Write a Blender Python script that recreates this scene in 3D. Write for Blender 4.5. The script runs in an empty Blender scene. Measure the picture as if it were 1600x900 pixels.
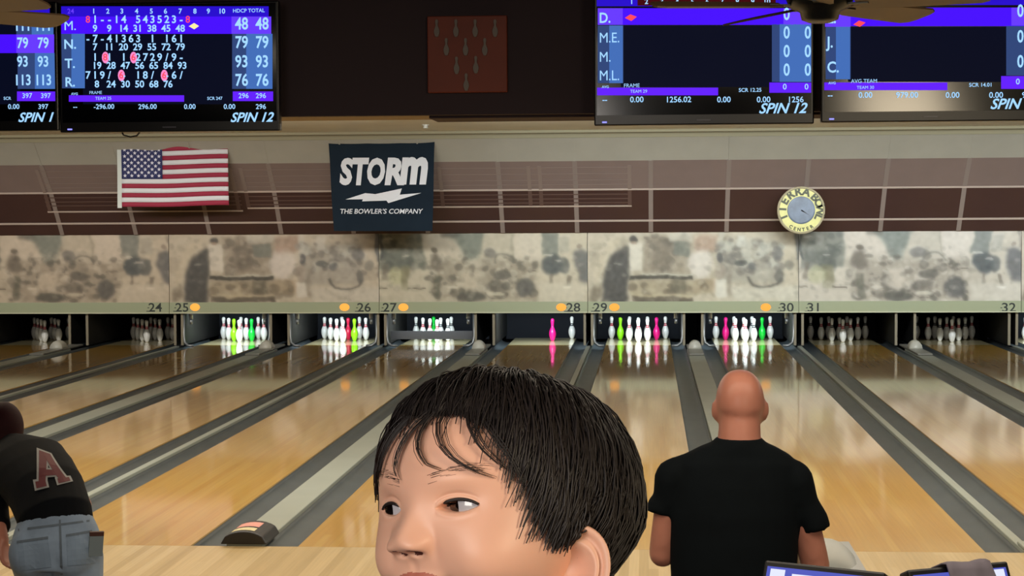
import bpy, bmesh, math, random
import numpy as np
from mathutils import Vector, Matrix
from mathutils.bvhtree import BVHTree
random.seed(7); RNG = np.random.default_rng(7)
SC = bpy.context.scene
COL = SC.collection
PI = math.pi

# ------------------------------------------------------------------ camera
FPX, YAW, PITCH, ROLL = 2800.0, 0.0759, 0.0427, -0.0058
CAM = Vector((-0.719, -11.485, 2.179))
_f = Vector((-math.sin(YAW)*math.cos(PITCH), math.cos(YAW)*math.cos(PITCH), -math.sin(PITCH)))
_r = Vector((math.cos(YAW), math.sin(YAW), 0)); _u = _r.cross(_f)
RGT = _r*math.cos(ROLL) + _u*math.sin(ROLL)
UPV = _u*math.cos(ROLL) - _r*math.sin(ROLL)
FWD = _f
cd = bpy.data.cameras.new('camera'); cam = bpy.data.objects.new('camera', cd); COL.objects.link(cam)
cd.sensor_fit = 'HORIZONTAL'; cd.sensor_width = 36.0; cd.lens = FPX/1600*36.0
cd.clip_start = 0.05; cd.clip_end = 200
M = Matrix((RGT, UPV, -FWD)).transposed().to_4x4(); M.translation = CAM
cam.matrix_world = M
SC.camera = cam

# ------------------------------------------------------------------ world, exposure, lights
w = bpy.data.worlds.new('world'); SC.world = w; w.use_nodes = True
w.node_tree.nodes['Background'].inputs[0].default_value = (1.0, 0.93, 0.82, 1)
w.node_tree.nodes['Background'].inputs[1].default_value = 0.05
SC.view_settings.view_transform = 'Standard'
try: SC.view_settings.look = 'None'
except Exception: pass
SC.view_settings.exposure = 0.0
SC.view_settings.gamma = 1.0
SC.view_settings.use_curve_mapping = False
try: SC.cycles.use_denoising = True
except Exception: pass

def area(name, loc, size, size_y, power, color, target=None, spread=PI):
    L = bpy.data.lights.new(name, 'AREA'); L.shape = 'RECTANGLE'; L.size = size; L.size_y = size_y
    L.energy = power; L.color = color; L.spread = spread
    o = bpy.data.objects.new(name, L); COL.objects.link(o); o.location = loc
    d = (Vector(target)-Vector(loc)) if target else Vector((0, 0, -1))
    o.rotation_euler = d.to_track_quat('-Z', 'Y').to_euler()
    return o
WARM = (1.0, 0.86, 0.66); NEUT = (1.0, 0.93, 0.80)
LANE_W, MASK_W, APPR_W, SEAT_W, CHILD_W, PIN_W = 570, 325, 265, 88, 58, 30
area('lane_light', (-1.5, 2.5, 3.3), 24, 0.6, LANE_W, (1.0, 0.96, 0.87))
area('lane_light', (-1.5, 7.0, 3.3), 24, 0.6, LANE_W*0.34, (1.0, 0.98, 0.90))
area('mask_fill', (-9.0, 10.6, 3.25), 10, 0.4, MASK_W*0.27, (0.98, 0.95, 0.90), (-9.0, 17.2, 1.7), math.radians(60))  # added bodyless lamps, left and right, to brighten the masks
area('mask_fill', (3.0, 10.6, 3.25), 13, 0.4, MASK_W*0.60, (0.93, 1.0, 1.03), (3.0, 17.2, 1.7), math.radians(60))
area('approach_light', (-1.5, -2.0, 3.2), 18, 0.6, APPR_W, WARM)
area('seating_light', (-1.0, -7.2, 3.2), 6, 1.2, SEAT_W, WARM)
area('child_fill', (1.6, -12.4, 3.0), 1.0, 1.0, CHILD_W*1.1, (1.0, 0.83, 0.58), (-0.75, -10.4, 2.05))  # two lamps added behind the camera to lift the child's face
area('child_fill', (-1.9, -12.7, 2.7), 1.6, 1.2, CHILD_W*0.9, (1.0, 0.92, 0.84), (-0.9, -10.4, 2.05))

# ------------------------------------------------------------------ helpers
def lin(h):
    h = h.lstrip('#'); v = [int(h[i:i+2], 16)/255 for i in (0, 2, 4)]
    return tuple(x/12.92 if x <= 0.04045 else ((x+0.055)/1.055)**2.4 for x in v)+(1,)
def mat(name, col, rough=0.6, metal=0.0, spec=0.5, coat=0.0, coat_rough=0.05, emit=None, emit_s=0.0, noise=0.0, nscale=8.0, bump=0.0):
    m = bpy.data.materials.new(name); m.use_nodes = True
    nt = m.node_tree; b = nt.nodes['Principled BSDF']
    c = lin(col) if isinstance(col, str) else col
    b.inputs['Base Color'].default_value = c
    b.inputs['Roughness'].default_value = rough; b.inputs['Metallic'].default_value = metal
    b.inputs['Specular IOR Level'].default_value = spec
    b.inputs['Coat Weight'].default_value = coat; b.inputs['Coat Roughness'].default_value = coat_rough
    if emit is not None:
        b.inputs['Emission Color'].default_value = lin(emit) if isinstance(emit, str) else emit
        b.inputs['Emission Strength'].default_value = emit_s
    if noise > 0 or bump > 0:
        tc = nt.nodes.new('ShaderNodeTexCoord'); n = nt.nodes.new('ShaderNodeTexNoise')
        n.inputs['Scale'].default_value = nscale; n.inputs['Detail'].default_value = 4
        nt.links.new(tc.outputs['Object'], n.inputs['Vector'])
        if noise > 0:
            mr = nt.nodes.new('ShaderNodeMapRange'); mr.inputs['From Min'].default_value = 0.3; mr.inputs['From Max'].default_value = 0.7
            mr.inputs['To Min'].default_value = 1-noise; mr.inputs['To Max'].default_value = 1+noise*0.5
            mx = nt.nodes.new('ShaderNodeVectorMath'); mx.operation = 'SCALE'
            mx.inputs[0].default_value = c[:3]
            nt.links.new(n.outputs['Fac'], mr.inputs['Value']); nt.links.new(mr.outputs['Result'], mx.inputs['Scale'])
            nt.links.new(mx.outputs['Vector'], b.inputs['Base Color'])
        if bump > 0:
            bp = nt.nodes.new('ShaderNodeBump'); bp.inputs['Strength'].default_value = bump; bp.inputs['Distance'].default_value = 0.01
            nt.links.new(n.outputs['Fac'], bp.inputs['Height']); nt.links.new(bp.outputs['Normal'], b.inputs['Normal'])
    return m
def emis(name, col, s=1.0):
    m = bpy.data.materials.new(name); m.use_nodes = True; nt = m.node_tree
    b = nt.nodes['Principled BSDF']; b.inputs['Base Color'].default_value = (0, 0, 0, 1); b.inputs['Specular IOR Level'].default_value = 0.1
    b.inputs['Emission Color'].default_value = lin(col); b.inputs['Emission Strength'].default_value = s
    return m
def wood(name, c1, c2, c3, board, rough, coat, coat_rough, y0=0.0, y1=1.0, ca=None):
    """boards running along Y; tone per board and grain"""
    m = bpy.data.materials.new(name); m.use_nodes = True; nt = m.node_tree; b = nt.nodes['Principled BSDF']
    N = nt.nodes.new; L = nt.links.new
    tc = N('ShaderNodeTexCoord'); sp = N('ShaderNodeSeparateXYZ'); L(tc.outputs['Object'], sp.inputs[0])
    dv = N('ShaderNodeMath'); dv.operation = 'DIVIDE'; dv.inputs[1].default_value = board; L(sp.outputs['X'], dv.inputs[0])
    fl = N('ShaderNodeMath'); fl.operation = 'FLOOR'; L(dv.outputs[0], fl.inputs[0])
    dy = N('ShaderNodeMath'); dy.operation = 'MULTIPLY'; dy.inputs[1].default_value = 0.22; L(sp.outputs['Y'], dy.inputs[0])
    wn0 = N('ShaderNodeTexWhiteNoise'); wn0.noise_dimensions = '1D'; L(fl.outputs[0], wn0.inputs['W'])
    ad = N('ShaderNodeMath'); ad.operation = 'ADD'; L(dy.outputs[0], ad.inputs[0]); L(wn0.outputs['Value'], ad.inputs[1])
    fy = N('ShaderNodeMath'); fy.operation = 'FLOOR'; L(ad.outputs[0], fy.inputs[0])
    cb = N('ShaderNodeCombineXYZ'); L(fl.outputs[0], cb.inputs['X']); L(fy.outputs[0], cb.inputs['Y'])
    oi = N('ShaderNodeObjectInfo'); L(oi.outputs['Random'], cb.inputs['Z'])
    wn = N('ShaderNodeTexWhiteNoise'); wn.noise_dimensions = '3D'; L(cb.outputs[0], wn.inputs['Vector'])
    rp = N('ShaderNodeValToRGB'); e = rp.color_ramp.elements
    e[0].color = lin(c1); e[1].color = lin(c3); x = e.new(0.5); x.color = lin(c2)
    L(wn.outputs['Value'], rp.inputs['Fac'])
    mp = N('ShaderNodeMapping'); mp.inputs['Scale'].default_value = (60, 1.2, 1); L(tc.outputs['Object'], mp.inputs['Vector'])
    ns = N('ShaderNodeTexNoise'); ns.inputs['Scale'].default_value = 1.0; ns.inputs['Detail'].default_value = 5; L(mp.outputs[0], ns.inputs['Vector'])
    mr = N('ShaderNodeMapRange'); mr.inputs['From Min'].default_value = 0.3; mr.inputs['From Max'].default_value = 0.7
    mr.inputs['To Min'].default_value = 0.91; mr.inputs['To Max'].default_value = 1.06; L(ns.outputs['Fac'], mr.inputs['Value'])
    sc = N('ShaderNodeVectorMath'); sc.operation = 'SCALE'; L(rp.outputs['Color'], sc.inputs[0]); L(mr.outputs[0], sc.inputs['Scale'])
    L(sc.outputs[0], b.inputs['Base Color'])
    b.inputs['Roughness'].default_value = rough; b.inputs['Coat Weight'].default_value = coat; b.inputs['Coat Roughness'].default_value = coat_rough
    b.inputs['Specular IOR Level'].default_value = 0.3
    return m

class MB:
    def __init__(s): s.v = []; s.f = []; s.m = []
    def add(s, vs, fs, mi=0):
        o = len(s.v); s.v.extend([tuple(p) for p in vs]); s.f.extend([tuple(i+o for i in f) for f in fs]); s.m.extend([mi]*len(fs)); return s
    def box(s, x0, x1, y0, y1, z0, z1, mi=0):
        return s.add([(x0,y0,z0),(x1,y0,z0),(x1,y1,z0),(x0,y1,z0),(x0,y0,z1),(x1,y0,z1),(x1,y1,z1),(x0,y1,z1)],
                     [(0,3,2,1),(4,5,6,7),(0,1,5,4),(1,2,6,5),(2,3,7,6),(3,0,4,7)], mi)
    def prism(s, poly, a, b, axis='y', mi=0):
        """poly of 2D points extruded from a to b along axis (y: (x,z); x: (y,z); z: (x,y))"""
        n = len(poly)
        def P(p, t): return (p[0], t, p[1]) if axis == 'y' else ((t, p[0], p[1]) if axis == 'x' else (p[0], p[1], t))
        vs = [P(p, a) for p in poly]+[P(p, b) for p in poly]
        fs = [tuple(range(n-1, -1, -1)), tuple(range(n, 2*n))]+[(i, (i+1) % n, n+(i+1) % n, n+i) for i in range(n)]
        return s.add(vs, fs, mi)
    def lathe(s, prof, n=16, mi=None, cx=0, cy=0, cz=0, axis='z'):
        vs = []; fs = []; k = len(prof)
        for (r, z) in prof:
            for i in range(n):
                a = 2*PI*i/n; p = (r*math.cos(a), r*math.sin(a), z)
                if axis == 'y': p = (p[0], p[2], -p[1])
                vs.append((p[0]+cx, p[1]+cy, p[2]+cz))
        o = len(s.v); s.v.extend(vs)
        for j in range(k-1):
            for i in range(n):
                s.f.append((o+j*n+i, o+j*n+(i+1) % n, o+(j+1)*n+(i+1) % n, o+(j+1)*n+i)); s.m.append(mi[j] if mi else 0)
        s.f.append(tuple(o+i for i in range(n-1, -1, -1))); s.m.append(mi[0] if mi else 0)
        s.f.append(tuple(o+(k-1)*n+i for i in range(n))); s.m.append(mi[-1] if mi else 0)
        return s
    def tube(s, pts, rad, n=8, mi=0, flat=1.0, up=None):
        """tube along pts with radii; closed ends"""
        pts = [Vector(p) for p in pts]; k = len(pts)
        if not hasattr(rad, '__len__'): rad = [rad]*k
        prev = None; vs = []
        for i, p in enumerate(pts):
            t = (pts[min(i+1, k-1)]-pts[max(i-1, 0)]).normalized()
            if prev is None:
                a = Vector(up) if up else (Vector((0, 0, 1)) if abs(t.z) < 0.9 else Vector((1, 0, 0)))
                x = t.cross(a).normalized()
            else: x = (prev-t*prev.dot(t)).normalized()
            prev = x; y = t.cross(x)
            for j in range(n):
                g = 2*PI*j/n; vs.append(p+x*math.cos(g)*rad[i]+y*math.sin(g)*rad[i]*flat)
        fs = [(i*n+j, i*n+(j+1) % n, (i+1)*n+(j+1) % n, (i+1)*n+j) for i in range(k-1) for j in range(n)]
        fs += [tuple(range(n-1, -1, -1)), tuple((k-1)*n+j for j in range(n))]
        return s.add(vs, fs, mi)
    def ell(s, c, r, n=14, m=10, mi=0, R=None):
        vs = []; fs = []
        for i in range(m+1):
            th = PI*i/m
            for j in range(n):
                ph = 2*PI*j/n; p = Vector((r[0]*math.sin(th)*math.cos(ph), r[1]*math.sin(th)*math.sin(ph), r[2]*math.cos(th)))
                if R: p = R @ p
                vs.append(p+Vector(c))
        for i in range(m):
            for j in range(n): fs.append((i*n+j, (i+1)*n+j, (i+1)*n+(j+1) % n, i*n+(j+1) % n))
        return s.add(vs, fs, mi)
    def loft(s, rings, n=20, mi=0, cap=True):
        """rings: (center, axis_u vec, axis_v vec) half-axis vectors -> closed tube"""
        vs = []; k = len(rings)
        for c, u, v in rings:
            c, u, v = Vector(c), Vector(u), Vector(v)
            for j in range(n):
                g = 2*PI*j/n; vs.append(c+u*math.cos(g)+v*math.sin(g))
        fs = [(i*n+j, i*n+(j+1) % n, (i+1)*n+(j+1) % n, (i+1)*n+j) for i in range(k-1) for j in range(n)]
        if cap: fs += [tuple(range(n-1, -1, -1)), tuple((k-1)*n+j for j in range(n))]
        return s.add(vs, fs, mi)
    def mesh(s, name, mats, smooth=False):
        me = bpy.data.meshes.new(name); me.from_pydata([tuple(v) for v in s.v], [], s.f)
        for x in (mats if isinstance(mats, (list, tuple)) else [mats]): me.materials.append(x)
        me.polygons.foreach_set('material_index', s.m)
        if smooth: me.polygons.foreach_set('use_smooth', [True]*len(s.f))
        me.update(); return me
    def build(s, name, mats, parent=None, smooth=False, bevel=0.0, recalc=True):
        me = s.mesh(name, mats, smooth)
        if recalc:
            bm = bmesh.new(); bm.from_mesh(me); bmesh.ops.recalc_face_normals(bm, faces=bm.faces); bm.to_mesh(me); bm.free()
        o = bpy.data.objects.new(name, me); COL.objects.link(o)
        if parent is not None: o.parent = parent
        if bevel > 0:
            b = o.modifiers.new('bevel', 'BEVEL'); b.width = bevel; b.segments = 2; b.limit_method = 'ANGLE'
        return o
def tag(o, label=None, cat=None, group=None, kind=None):
    if label: o['label'] = label
    if cat: o['category'] = cat
    if group: o['group'] = group
    if kind: o['kind'] = kind
    return o
def thing(name, label, cat, loc=(0, 0, 0), rotz=0.0, group=None):
    o = bpy.data.objects.new(name, None); COL.objects.link(o); o.location = loc; o.rotation_euler = (0, 0, rotz); o.empty_display_size = 0.1
    return tag(o, label, cat, group)
def copy_obj(o, parent=None):
    c = o.copy(); COL.objects.link(c)
    if parent is not None: c.parent = parent
    return c
def at(px, py, Y):
    """world point on the plane y = Y seen at this place of the 1600x900 frame (used for surveying)"""
    d = RGT*((px-800)/FPX)+UPV*((450-py)/FPX)+FWD
    return CAM+d*((Y-CAM.y)/d.y)
_tx = {}
def text_geo(s, size=1.0, shear=0.0, bold=0.0, ax='CENTER'):
    k = (s, shear, bold, ax)
    if k not in _tx:
        cu = bpy.data.curves.new('t', 'FONT'); cu.body = s; cu.size = 1; cu.shear = shear; cu.offset = bold; cu.align_x = ax; cu.align_y = 'CENTER'; cu.resolution_u = 3
        o = bpy.data.objects.new('t', cu); me = bpy.data.meshes.new_from_object(o)
        _tx[k] = ([v.co.copy() for v in me.vertices], [tuple(p.vertices) for p in me.polygons])
        bpy.data.meshes.remove(me); bpy.data.objects.remove(o); bpy.data.curves.remove(cu)
    v, f = _tx[k]
    return [(p.x*size, p.y*size) for p in v], f
def add_text(mb, s, x, y, z, size, mi=0, shear=0.0, bold=0.0, ax='CENTER', wscale=1.0):
    """text standing in an x-z plane at depth y, facing -Y"""
    v, f = text_geo(s, size, shear, bold, ax)
    mb.add([(x+p[0]*wscale, y, z+p[1]) for p in v], f, mi)

# ------------------------------------------------------------------ layout constants
LW, GW, CW, CN = 1.054, 0.235, 0.2444, 0.0685
PITCHX = 2*LW+4*GW+CW+CN
LANE = {}
for k in range(-4, 3):
    LANE[29+2*k] = -(CW/2+GW+LW/2)+k*PITCHX
    LANE[30+2*k] = (CW/2+GW+LW/2)+k*PITCHX
HEADPIN, BACKROW = 18.288, 19.080

NW = {22: 'twenty-two', 23: 'twenty-three', 24: 'twenty-four', 25: 'twenty-five', 26: 'twenty-six', 27: 'twenty-seven', 28: 'twenty-eight', 29: 'twenty-nine', 30: 'thirty', 31: 'thirty-one', 32: 'thirty-two', 33: 'thirty-three', 34: 'thirty-four'}
# ------------------------------------------------------------------ materials
M_lane = wood('lane_wood', '#cd9f4c', '#d2a754', '#d7af5c', 0.054, 0.32, 1.0, 0.07)
M_appr = wood('approach_wood', '#bda577', '#ccb486', '#d4be92', 0.06, 0.35, 0.6, 0.12)
M_deck = mat('pin_deck_white', '#e0d2a2', 0.3, coat=1.0, coat_rough=0.03)
M_gut = mat('gutter_grey', '#4c5356', 0.4, spec=0.3, noise=0.12, nscale=3)
M_cap = mat('capping_pale', '#959b92', 0.4, spec=0.35, noise=0.06, nscale=2)
M_hood = mat('hood_white', '#bdbdb2', 0.35)
M_black = mat('black_plastic', '#151417', 0.4)
M_dark = mat('pit_black', '#0b0d12', 0.7)
M_kick = mat('kickback_dark', '#1c1b19', 0.6, noise=0.2, nscale=6); M_kedge = mat('kickback_edge_tan', '#857d69', 0.55)
M_steel = mat('dull_steel', '#8b8f90', 0.35, metal=0.6)
M_rail = mat('mask_rail_green', '#9aa182', 0.5)
M_num = mat('number_black', '#1c2620', 0.5)
M_upper = mat('upper_panel_grey', '#a9a597', 0.5, noise=0.05, nscale=3)
M_mid = mat('mid_panel_mauve', '#83716a', 0.45, noise=0.05, nscale=3)
M_low = mat('low_panel_brown', '#46302c', 0.4, noise=0.06, nscale=3)  # mid and low are one glossy laminate; reflected bands put into their colours
M_batten = mat('seam_batten', '#8d7f77', 0.45)
M_strip = mat('reflected_strip_pale', '#c0b0a4', 0.4)
M_ceil = mat('ceiling_beige', '#f4f1de', 0.7, noise=0.05, nscale=2)
M_ceiltrim = mat('ceiling_trim', '#8f886c', 0.7)
M_soffit = mat('soffit_black', '#40363a', 0.85, spec=0.15)
M_soffit_u = mat('soffit_underside_brown', '#7d6a50', 0.8)
M_wallside = mat('side_wall', '#4c443c', 0.8)
M_carpet = mat('floor_dark', '#3a3330', 0.9)

# ------------------------------------------------------------------ setting
def struct(o): return tag(o, kind='structure')
struct(MB().box(-17.5, 12.5, -16, -9.95, -0.3, 1.262).build('floor', M_carpet))
struct(MB().box(-17.5, 12.5, -9.95, -4.6, -0.3, 0).build('floor', M_carpet))
struct(MB().box(-17.5, 12.5, -4.6, -0.004, -0.3, 0).build('floor', M_appr))
struct(MB().box(-17.5, 12.5, 0.0, 21.5, -0.5, -0.2).build('floor', M_dark))
struct(MB().box(-17.7, -17.5, -16, 21.5, -0.5, 3.9).build('wall_left', M_wallside))
struct(MB().box(12.5, 12.7, -16, 21.5, -0.5, 3.9).build('wall_right', M_wallside))
struct(MB().box(-17.5, 12.5, -16.2, -16, -0.5, 3.9).build('wall_front', M_wallside))
struct(MB().box(-17.5, 12.5, 21.5, 21.7, -0.5, 3.9).build('wall_back', M_dark))
struct(MB().box(-17.5, 12.5, -3.0, 21.5, 3.385, 3.6).build('ceiling', M_ceil))
struct(MB().box(-17.5, 12.5, -16.0, -3.46, 3.4, 3.6).build('ceiling', M_soffit))
# soffit (bulkhead) above the approach; left part shows a brown underside
YS = -3.40
zs = at(550, 181, YS).z
xs = at(668, 181, YS).x
struct(MB().box(-17.5, 12.5, YS, YS+0.06, zs, 3.6).build('trim_1', M_soffit))
struct(MB().box(-17.5, 12.5, YS+0.06, YS+0.40, zs, 3.6).build('trim_2', M_soffit_u))
struct(MB().box(xs, 12.5, YS+0.061, YS+0.405, zs-0.012, zs-0.001).build('trim_3', M_soffit))
# back crown trim
yt = 15.2; zt = at(800, 206.5, yt).z
struct(MB().prism([(yt, 3.384), (yt, 3.345), (yt+0.12, 3.345), (yt+0.12, 3.384)], -17.5, 12.5, 'x').build('trim_4', M_ceiltrim))

# ------------------------------------------------------------------ sloped panel wall above the masking units
prof = [(15.95, 214.5), (16.30, 250.5), (16.75, 295.0), (17.29, 362.5)]
PZ = [(Y, at(850, py, Y).z) for Y, py in prof]
seam_px = [-132, -18, 98, 213, 328, 440, 553, 669, 786, 902, 1017, 1135, 1255, 1375, 1497, 1618, 1740]
SX = [at(p, 360, 17.29).x for p in seam_px]
pw = struct(MB().prism([(16.25, 3.38), (17.45, 1.80), (17.6, 1.80), (17.6, 3.38)], SX[0]-1.2, SX[-1]+1.2, 'x').build('wall_back', M_dark))
struct(MB().box(SX[0]-1.2, SX[-1]+1.2, 15.90, 16.2, PZ[0][1]-0.012, 3.386).build('trim_5', M_ceiltrim))
def slab(mb, X0, X1, a, b, off=0.0, th=0.02, mi=0):
    d = Vector((0, b[0]-a[0], b[1]-a[1])).normalized(); n = Vector((0, d.z, -d.y))   # towards the hall
    if n.y > 0: n = -n
    vs = []
    for X in (X0, X1):
        for (p, o) in ((a, off), (b, off), (b, off+th), (a, off+th)):
            q = Vector((X, p[0], p[1]))+n*o; vs.append(q)
    mb.add(vs, [(0, 1, 2, 3), (7, 6, 5, 4), (0, 4, 5, 1), (1, 5, 6, 2), (2, 6, 7, 3), (3, 7, 4, 0)], mi)
def lerp2(a, b, t): return (a[0]+(b[0]-a[0])*t, a[1]+(b[1]-a[1])*t)
xs_all = [SX[0]-1.2]+SX+[SX[-1]+1.2]
for i in range(len(xs_all)-1):
    X0, X1 = xs_all[i]+0.006, xs_all[i+1]-0.006
    for (nm, m, a, b) in (('upper_panel', M_upper, PZ[0], PZ[1]), ('middle_panel', M_mid, PZ[1], PZ[2]), ('lower_panel', M_low, PZ[2], PZ[3])):
        mb = MB(); tl = random.uniform(-0.004, 0.004); slab(mb, X0, X1, a, b, 0.0+tl, 0.02)
        mb.build(nm, m, pw)
for X in SX:
    mb = MB(); slab(mb, X-0.035, X+0.035, PZ[1], PZ[2], 0.02, 0.006); slab(mb, X-0.035, X+0.035, PZ[2], PZ[3], 0.02, 0.006)
    mb.build('seam_batten', M_batten, pw)
    mb = MB(); slab(mb, X-0.012, X+0.012, PZ[0], PZ[1], 0.018, 0.008); mb.build('seam_strip', M_upper, pw)
def on_low(t): return lerp2(PZ[2], PZ[3], t)
def strip(nm, t0, t1, X0, X1, off, m, parent, th=0.012):
    mb = MB(); slab(mb, X0, X1, on_low(t0), on_low(t1), off, th); return mb.build(nm, m, parent)
strip('reflected_strip', -0.018, 0.018, xs_all[0], xs_all[-1], 0.024, M_strip, pw, 0.006)  # reflected light lines built as thin pale strips, here and below
strip('reflected_strip', 0.70, 0.74, xs_all[0], xs_all[-1], 0.024, M_strip, pw, 0.006)
# pale rail bars standing in for lines reflected in the glossy panels
M_reflr = mat('glint_brown', '#604a42', 0.5); M_reflm = mat('glint_light', '#8b7a71', 0.5); M_reflb = mat('glint_bottom', '#bba99b', 0.4)
def reflection(px0, px1, uprights, tb, label):
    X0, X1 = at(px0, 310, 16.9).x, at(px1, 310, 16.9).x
    r = thing('reflected_bars', label, 'wall reflection', ((X0+X1)/2, 16.75, PZ[2][1])); L = Vector(r.location)
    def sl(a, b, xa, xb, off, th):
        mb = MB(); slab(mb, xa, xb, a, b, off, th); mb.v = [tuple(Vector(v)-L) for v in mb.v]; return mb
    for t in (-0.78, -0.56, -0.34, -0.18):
        sl(lerp2(PZ[2], PZ[1], -t-0.012), lerp2(PZ[2], PZ[1], -t+0.012), X0, X1, 0.0245, 0.003).build('glint', M_reflm, r)
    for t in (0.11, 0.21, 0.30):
        sl(on_low(t-0.012), on_low(t+0.012), X0, X1, 0.0245, 0.003).build('glint', M_reflr, r)
    tag(sl(on_low(tb-0.016), on_low(tb+0.016), X0, X1, 0.0245, 0.005).build('glint', M_reflb, r), 'bright bottom line of the reflection')
    for p in uprights:
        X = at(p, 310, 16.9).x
        sl(lerp2(PZ[2], PZ[1], 0.85), PZ[2], X-0.03, X+0.03, 0.026, 0.003).build('glint_upright', M_reflm, r)
        sl(PZ[2], on_low(tb), X-0.03, X+0.03, 0.026, 0.003).build('glint_upright', M_reflr, r)
reflection(72, 378, [76, 372], 0.44, 'faint thin-lined reflection on the brown wall panels behind the flag')
reflection(386, 987, [388, 692, 829, 846, 984], 0.38, 'long faint thin-lined reflection on the brown wall panels behind the dark banner')

# ------------------------------------------------------------------ photo-mural masking units
YM = 17.30
ZB, ZR, ZT = at(800, 488.0, YM).z, at(800, 471.5, YM).z, at(800, 362.5, YM).z
seam_x = [at(p, 425, YM).x for p in (-70, 264, 592, 918, 1248, 1596, 1925)]
MW, MH = 190, 62
def blur(a, k):
    for _ in range(2):
        for ax in (0, 1):
            p = np.pad(a, [(k, k) if i == ax else (0, 0) for i in range(a.ndim)], mode='edge')
            a = sum(np.take(p, range(j, j+a.shape[ax]), axis=ax) for j in range(2*k+1))/(2*k+1)
    return a
UU0, VV0 = np.meshgrid((np.arange(MW)+0.5)/MW*1535+10, (np.arange(MH)+0.5)/MH*505+25)
def smooth_noise(g, k):
    n = blur(g.normal(0, 1, (MH, MW)), k); return n/np.abs(n).max()
class Paint:
    def __init__(s, bg, seed=0):
        global UU, VV
        g = np.random.default_rng(seed+900); s.a = np.ones((MH, MW, 3))*np.array(bg, float)
        UU = UU0+34*smooth_noise(g, 5)+9*smooth_noise(g, 1); VV = VV0+20*smooth_noise(g, 5)+7*smooth_noise(g, 1)   # ragged outlines
    def mask(s, m, c, al): m = (m*al)[..., None]; s.a = s.a*(1-m)+np.array(c, float)*m
    def rect(s, x0, x1, y0, y1, c, al=0.9, soft=8):
        m = np.clip((UU-x0)/soft+.5, 0, 1)*np.clip((x1-UU)/soft+.5, 0, 1)*np.clip((VV-y0)/soft+.5, 0, 1)*np.clip((y1-VV)/soft+.5, 0, 1); s.mask(m, c, al)
    def ell(s, x, y, rx, ry, c, al=0.9):
        d = np.sqrt(((UU-x)/rx)**2+((VV-y)/ry)**2); s.mask(np.clip((1.15-d)/0.3, 0, 1), c, al)
    def poly(s, pts, c, al=0.9):
        ins = np.zeros(UU.shape, bool); n = len(pts)
        for i in range(n):
            (x0, y0), (x1, y1) = pts[i], pts[(i+1) % n]
            cond = ((y0 > VV) != (y1 > VV)); xi = x0+(VV-y0)*(x1-x0)/((y1-y0) if y1 != y0 else 1e-6); ins ^= cond & (UU < xi)
        s.mask(blur(ins.astype(float), 1), c, al)
    def arc(s, x, y, rx, ry, wd, c, lower=True, al=0.8):
        d = np.sqrt(((UU-x)/rx)**2+((VV-y)/ry)**2); m = np.clip(1-np.abs(d-1)/wd, 0, 1)*((VV > y) if lower else (VV < y)); s.mask(m, c, al)
    def mottle(s, x0, x1, y0, y1, n, rs, dark, light, al=0.5, seed=1):
        g = np.random.default_rng(seed)
        for _ in range(n):
            c = dark if g.random() < 0.55 else light; r = g.uniform(rs[0], rs[1])
            s.ell(g.uniform(x0, x1), g.uniform(y0, y1), r, r*g.uniform(0.5, 1.1), c, al*g.uniform(0.5, 1))
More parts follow.
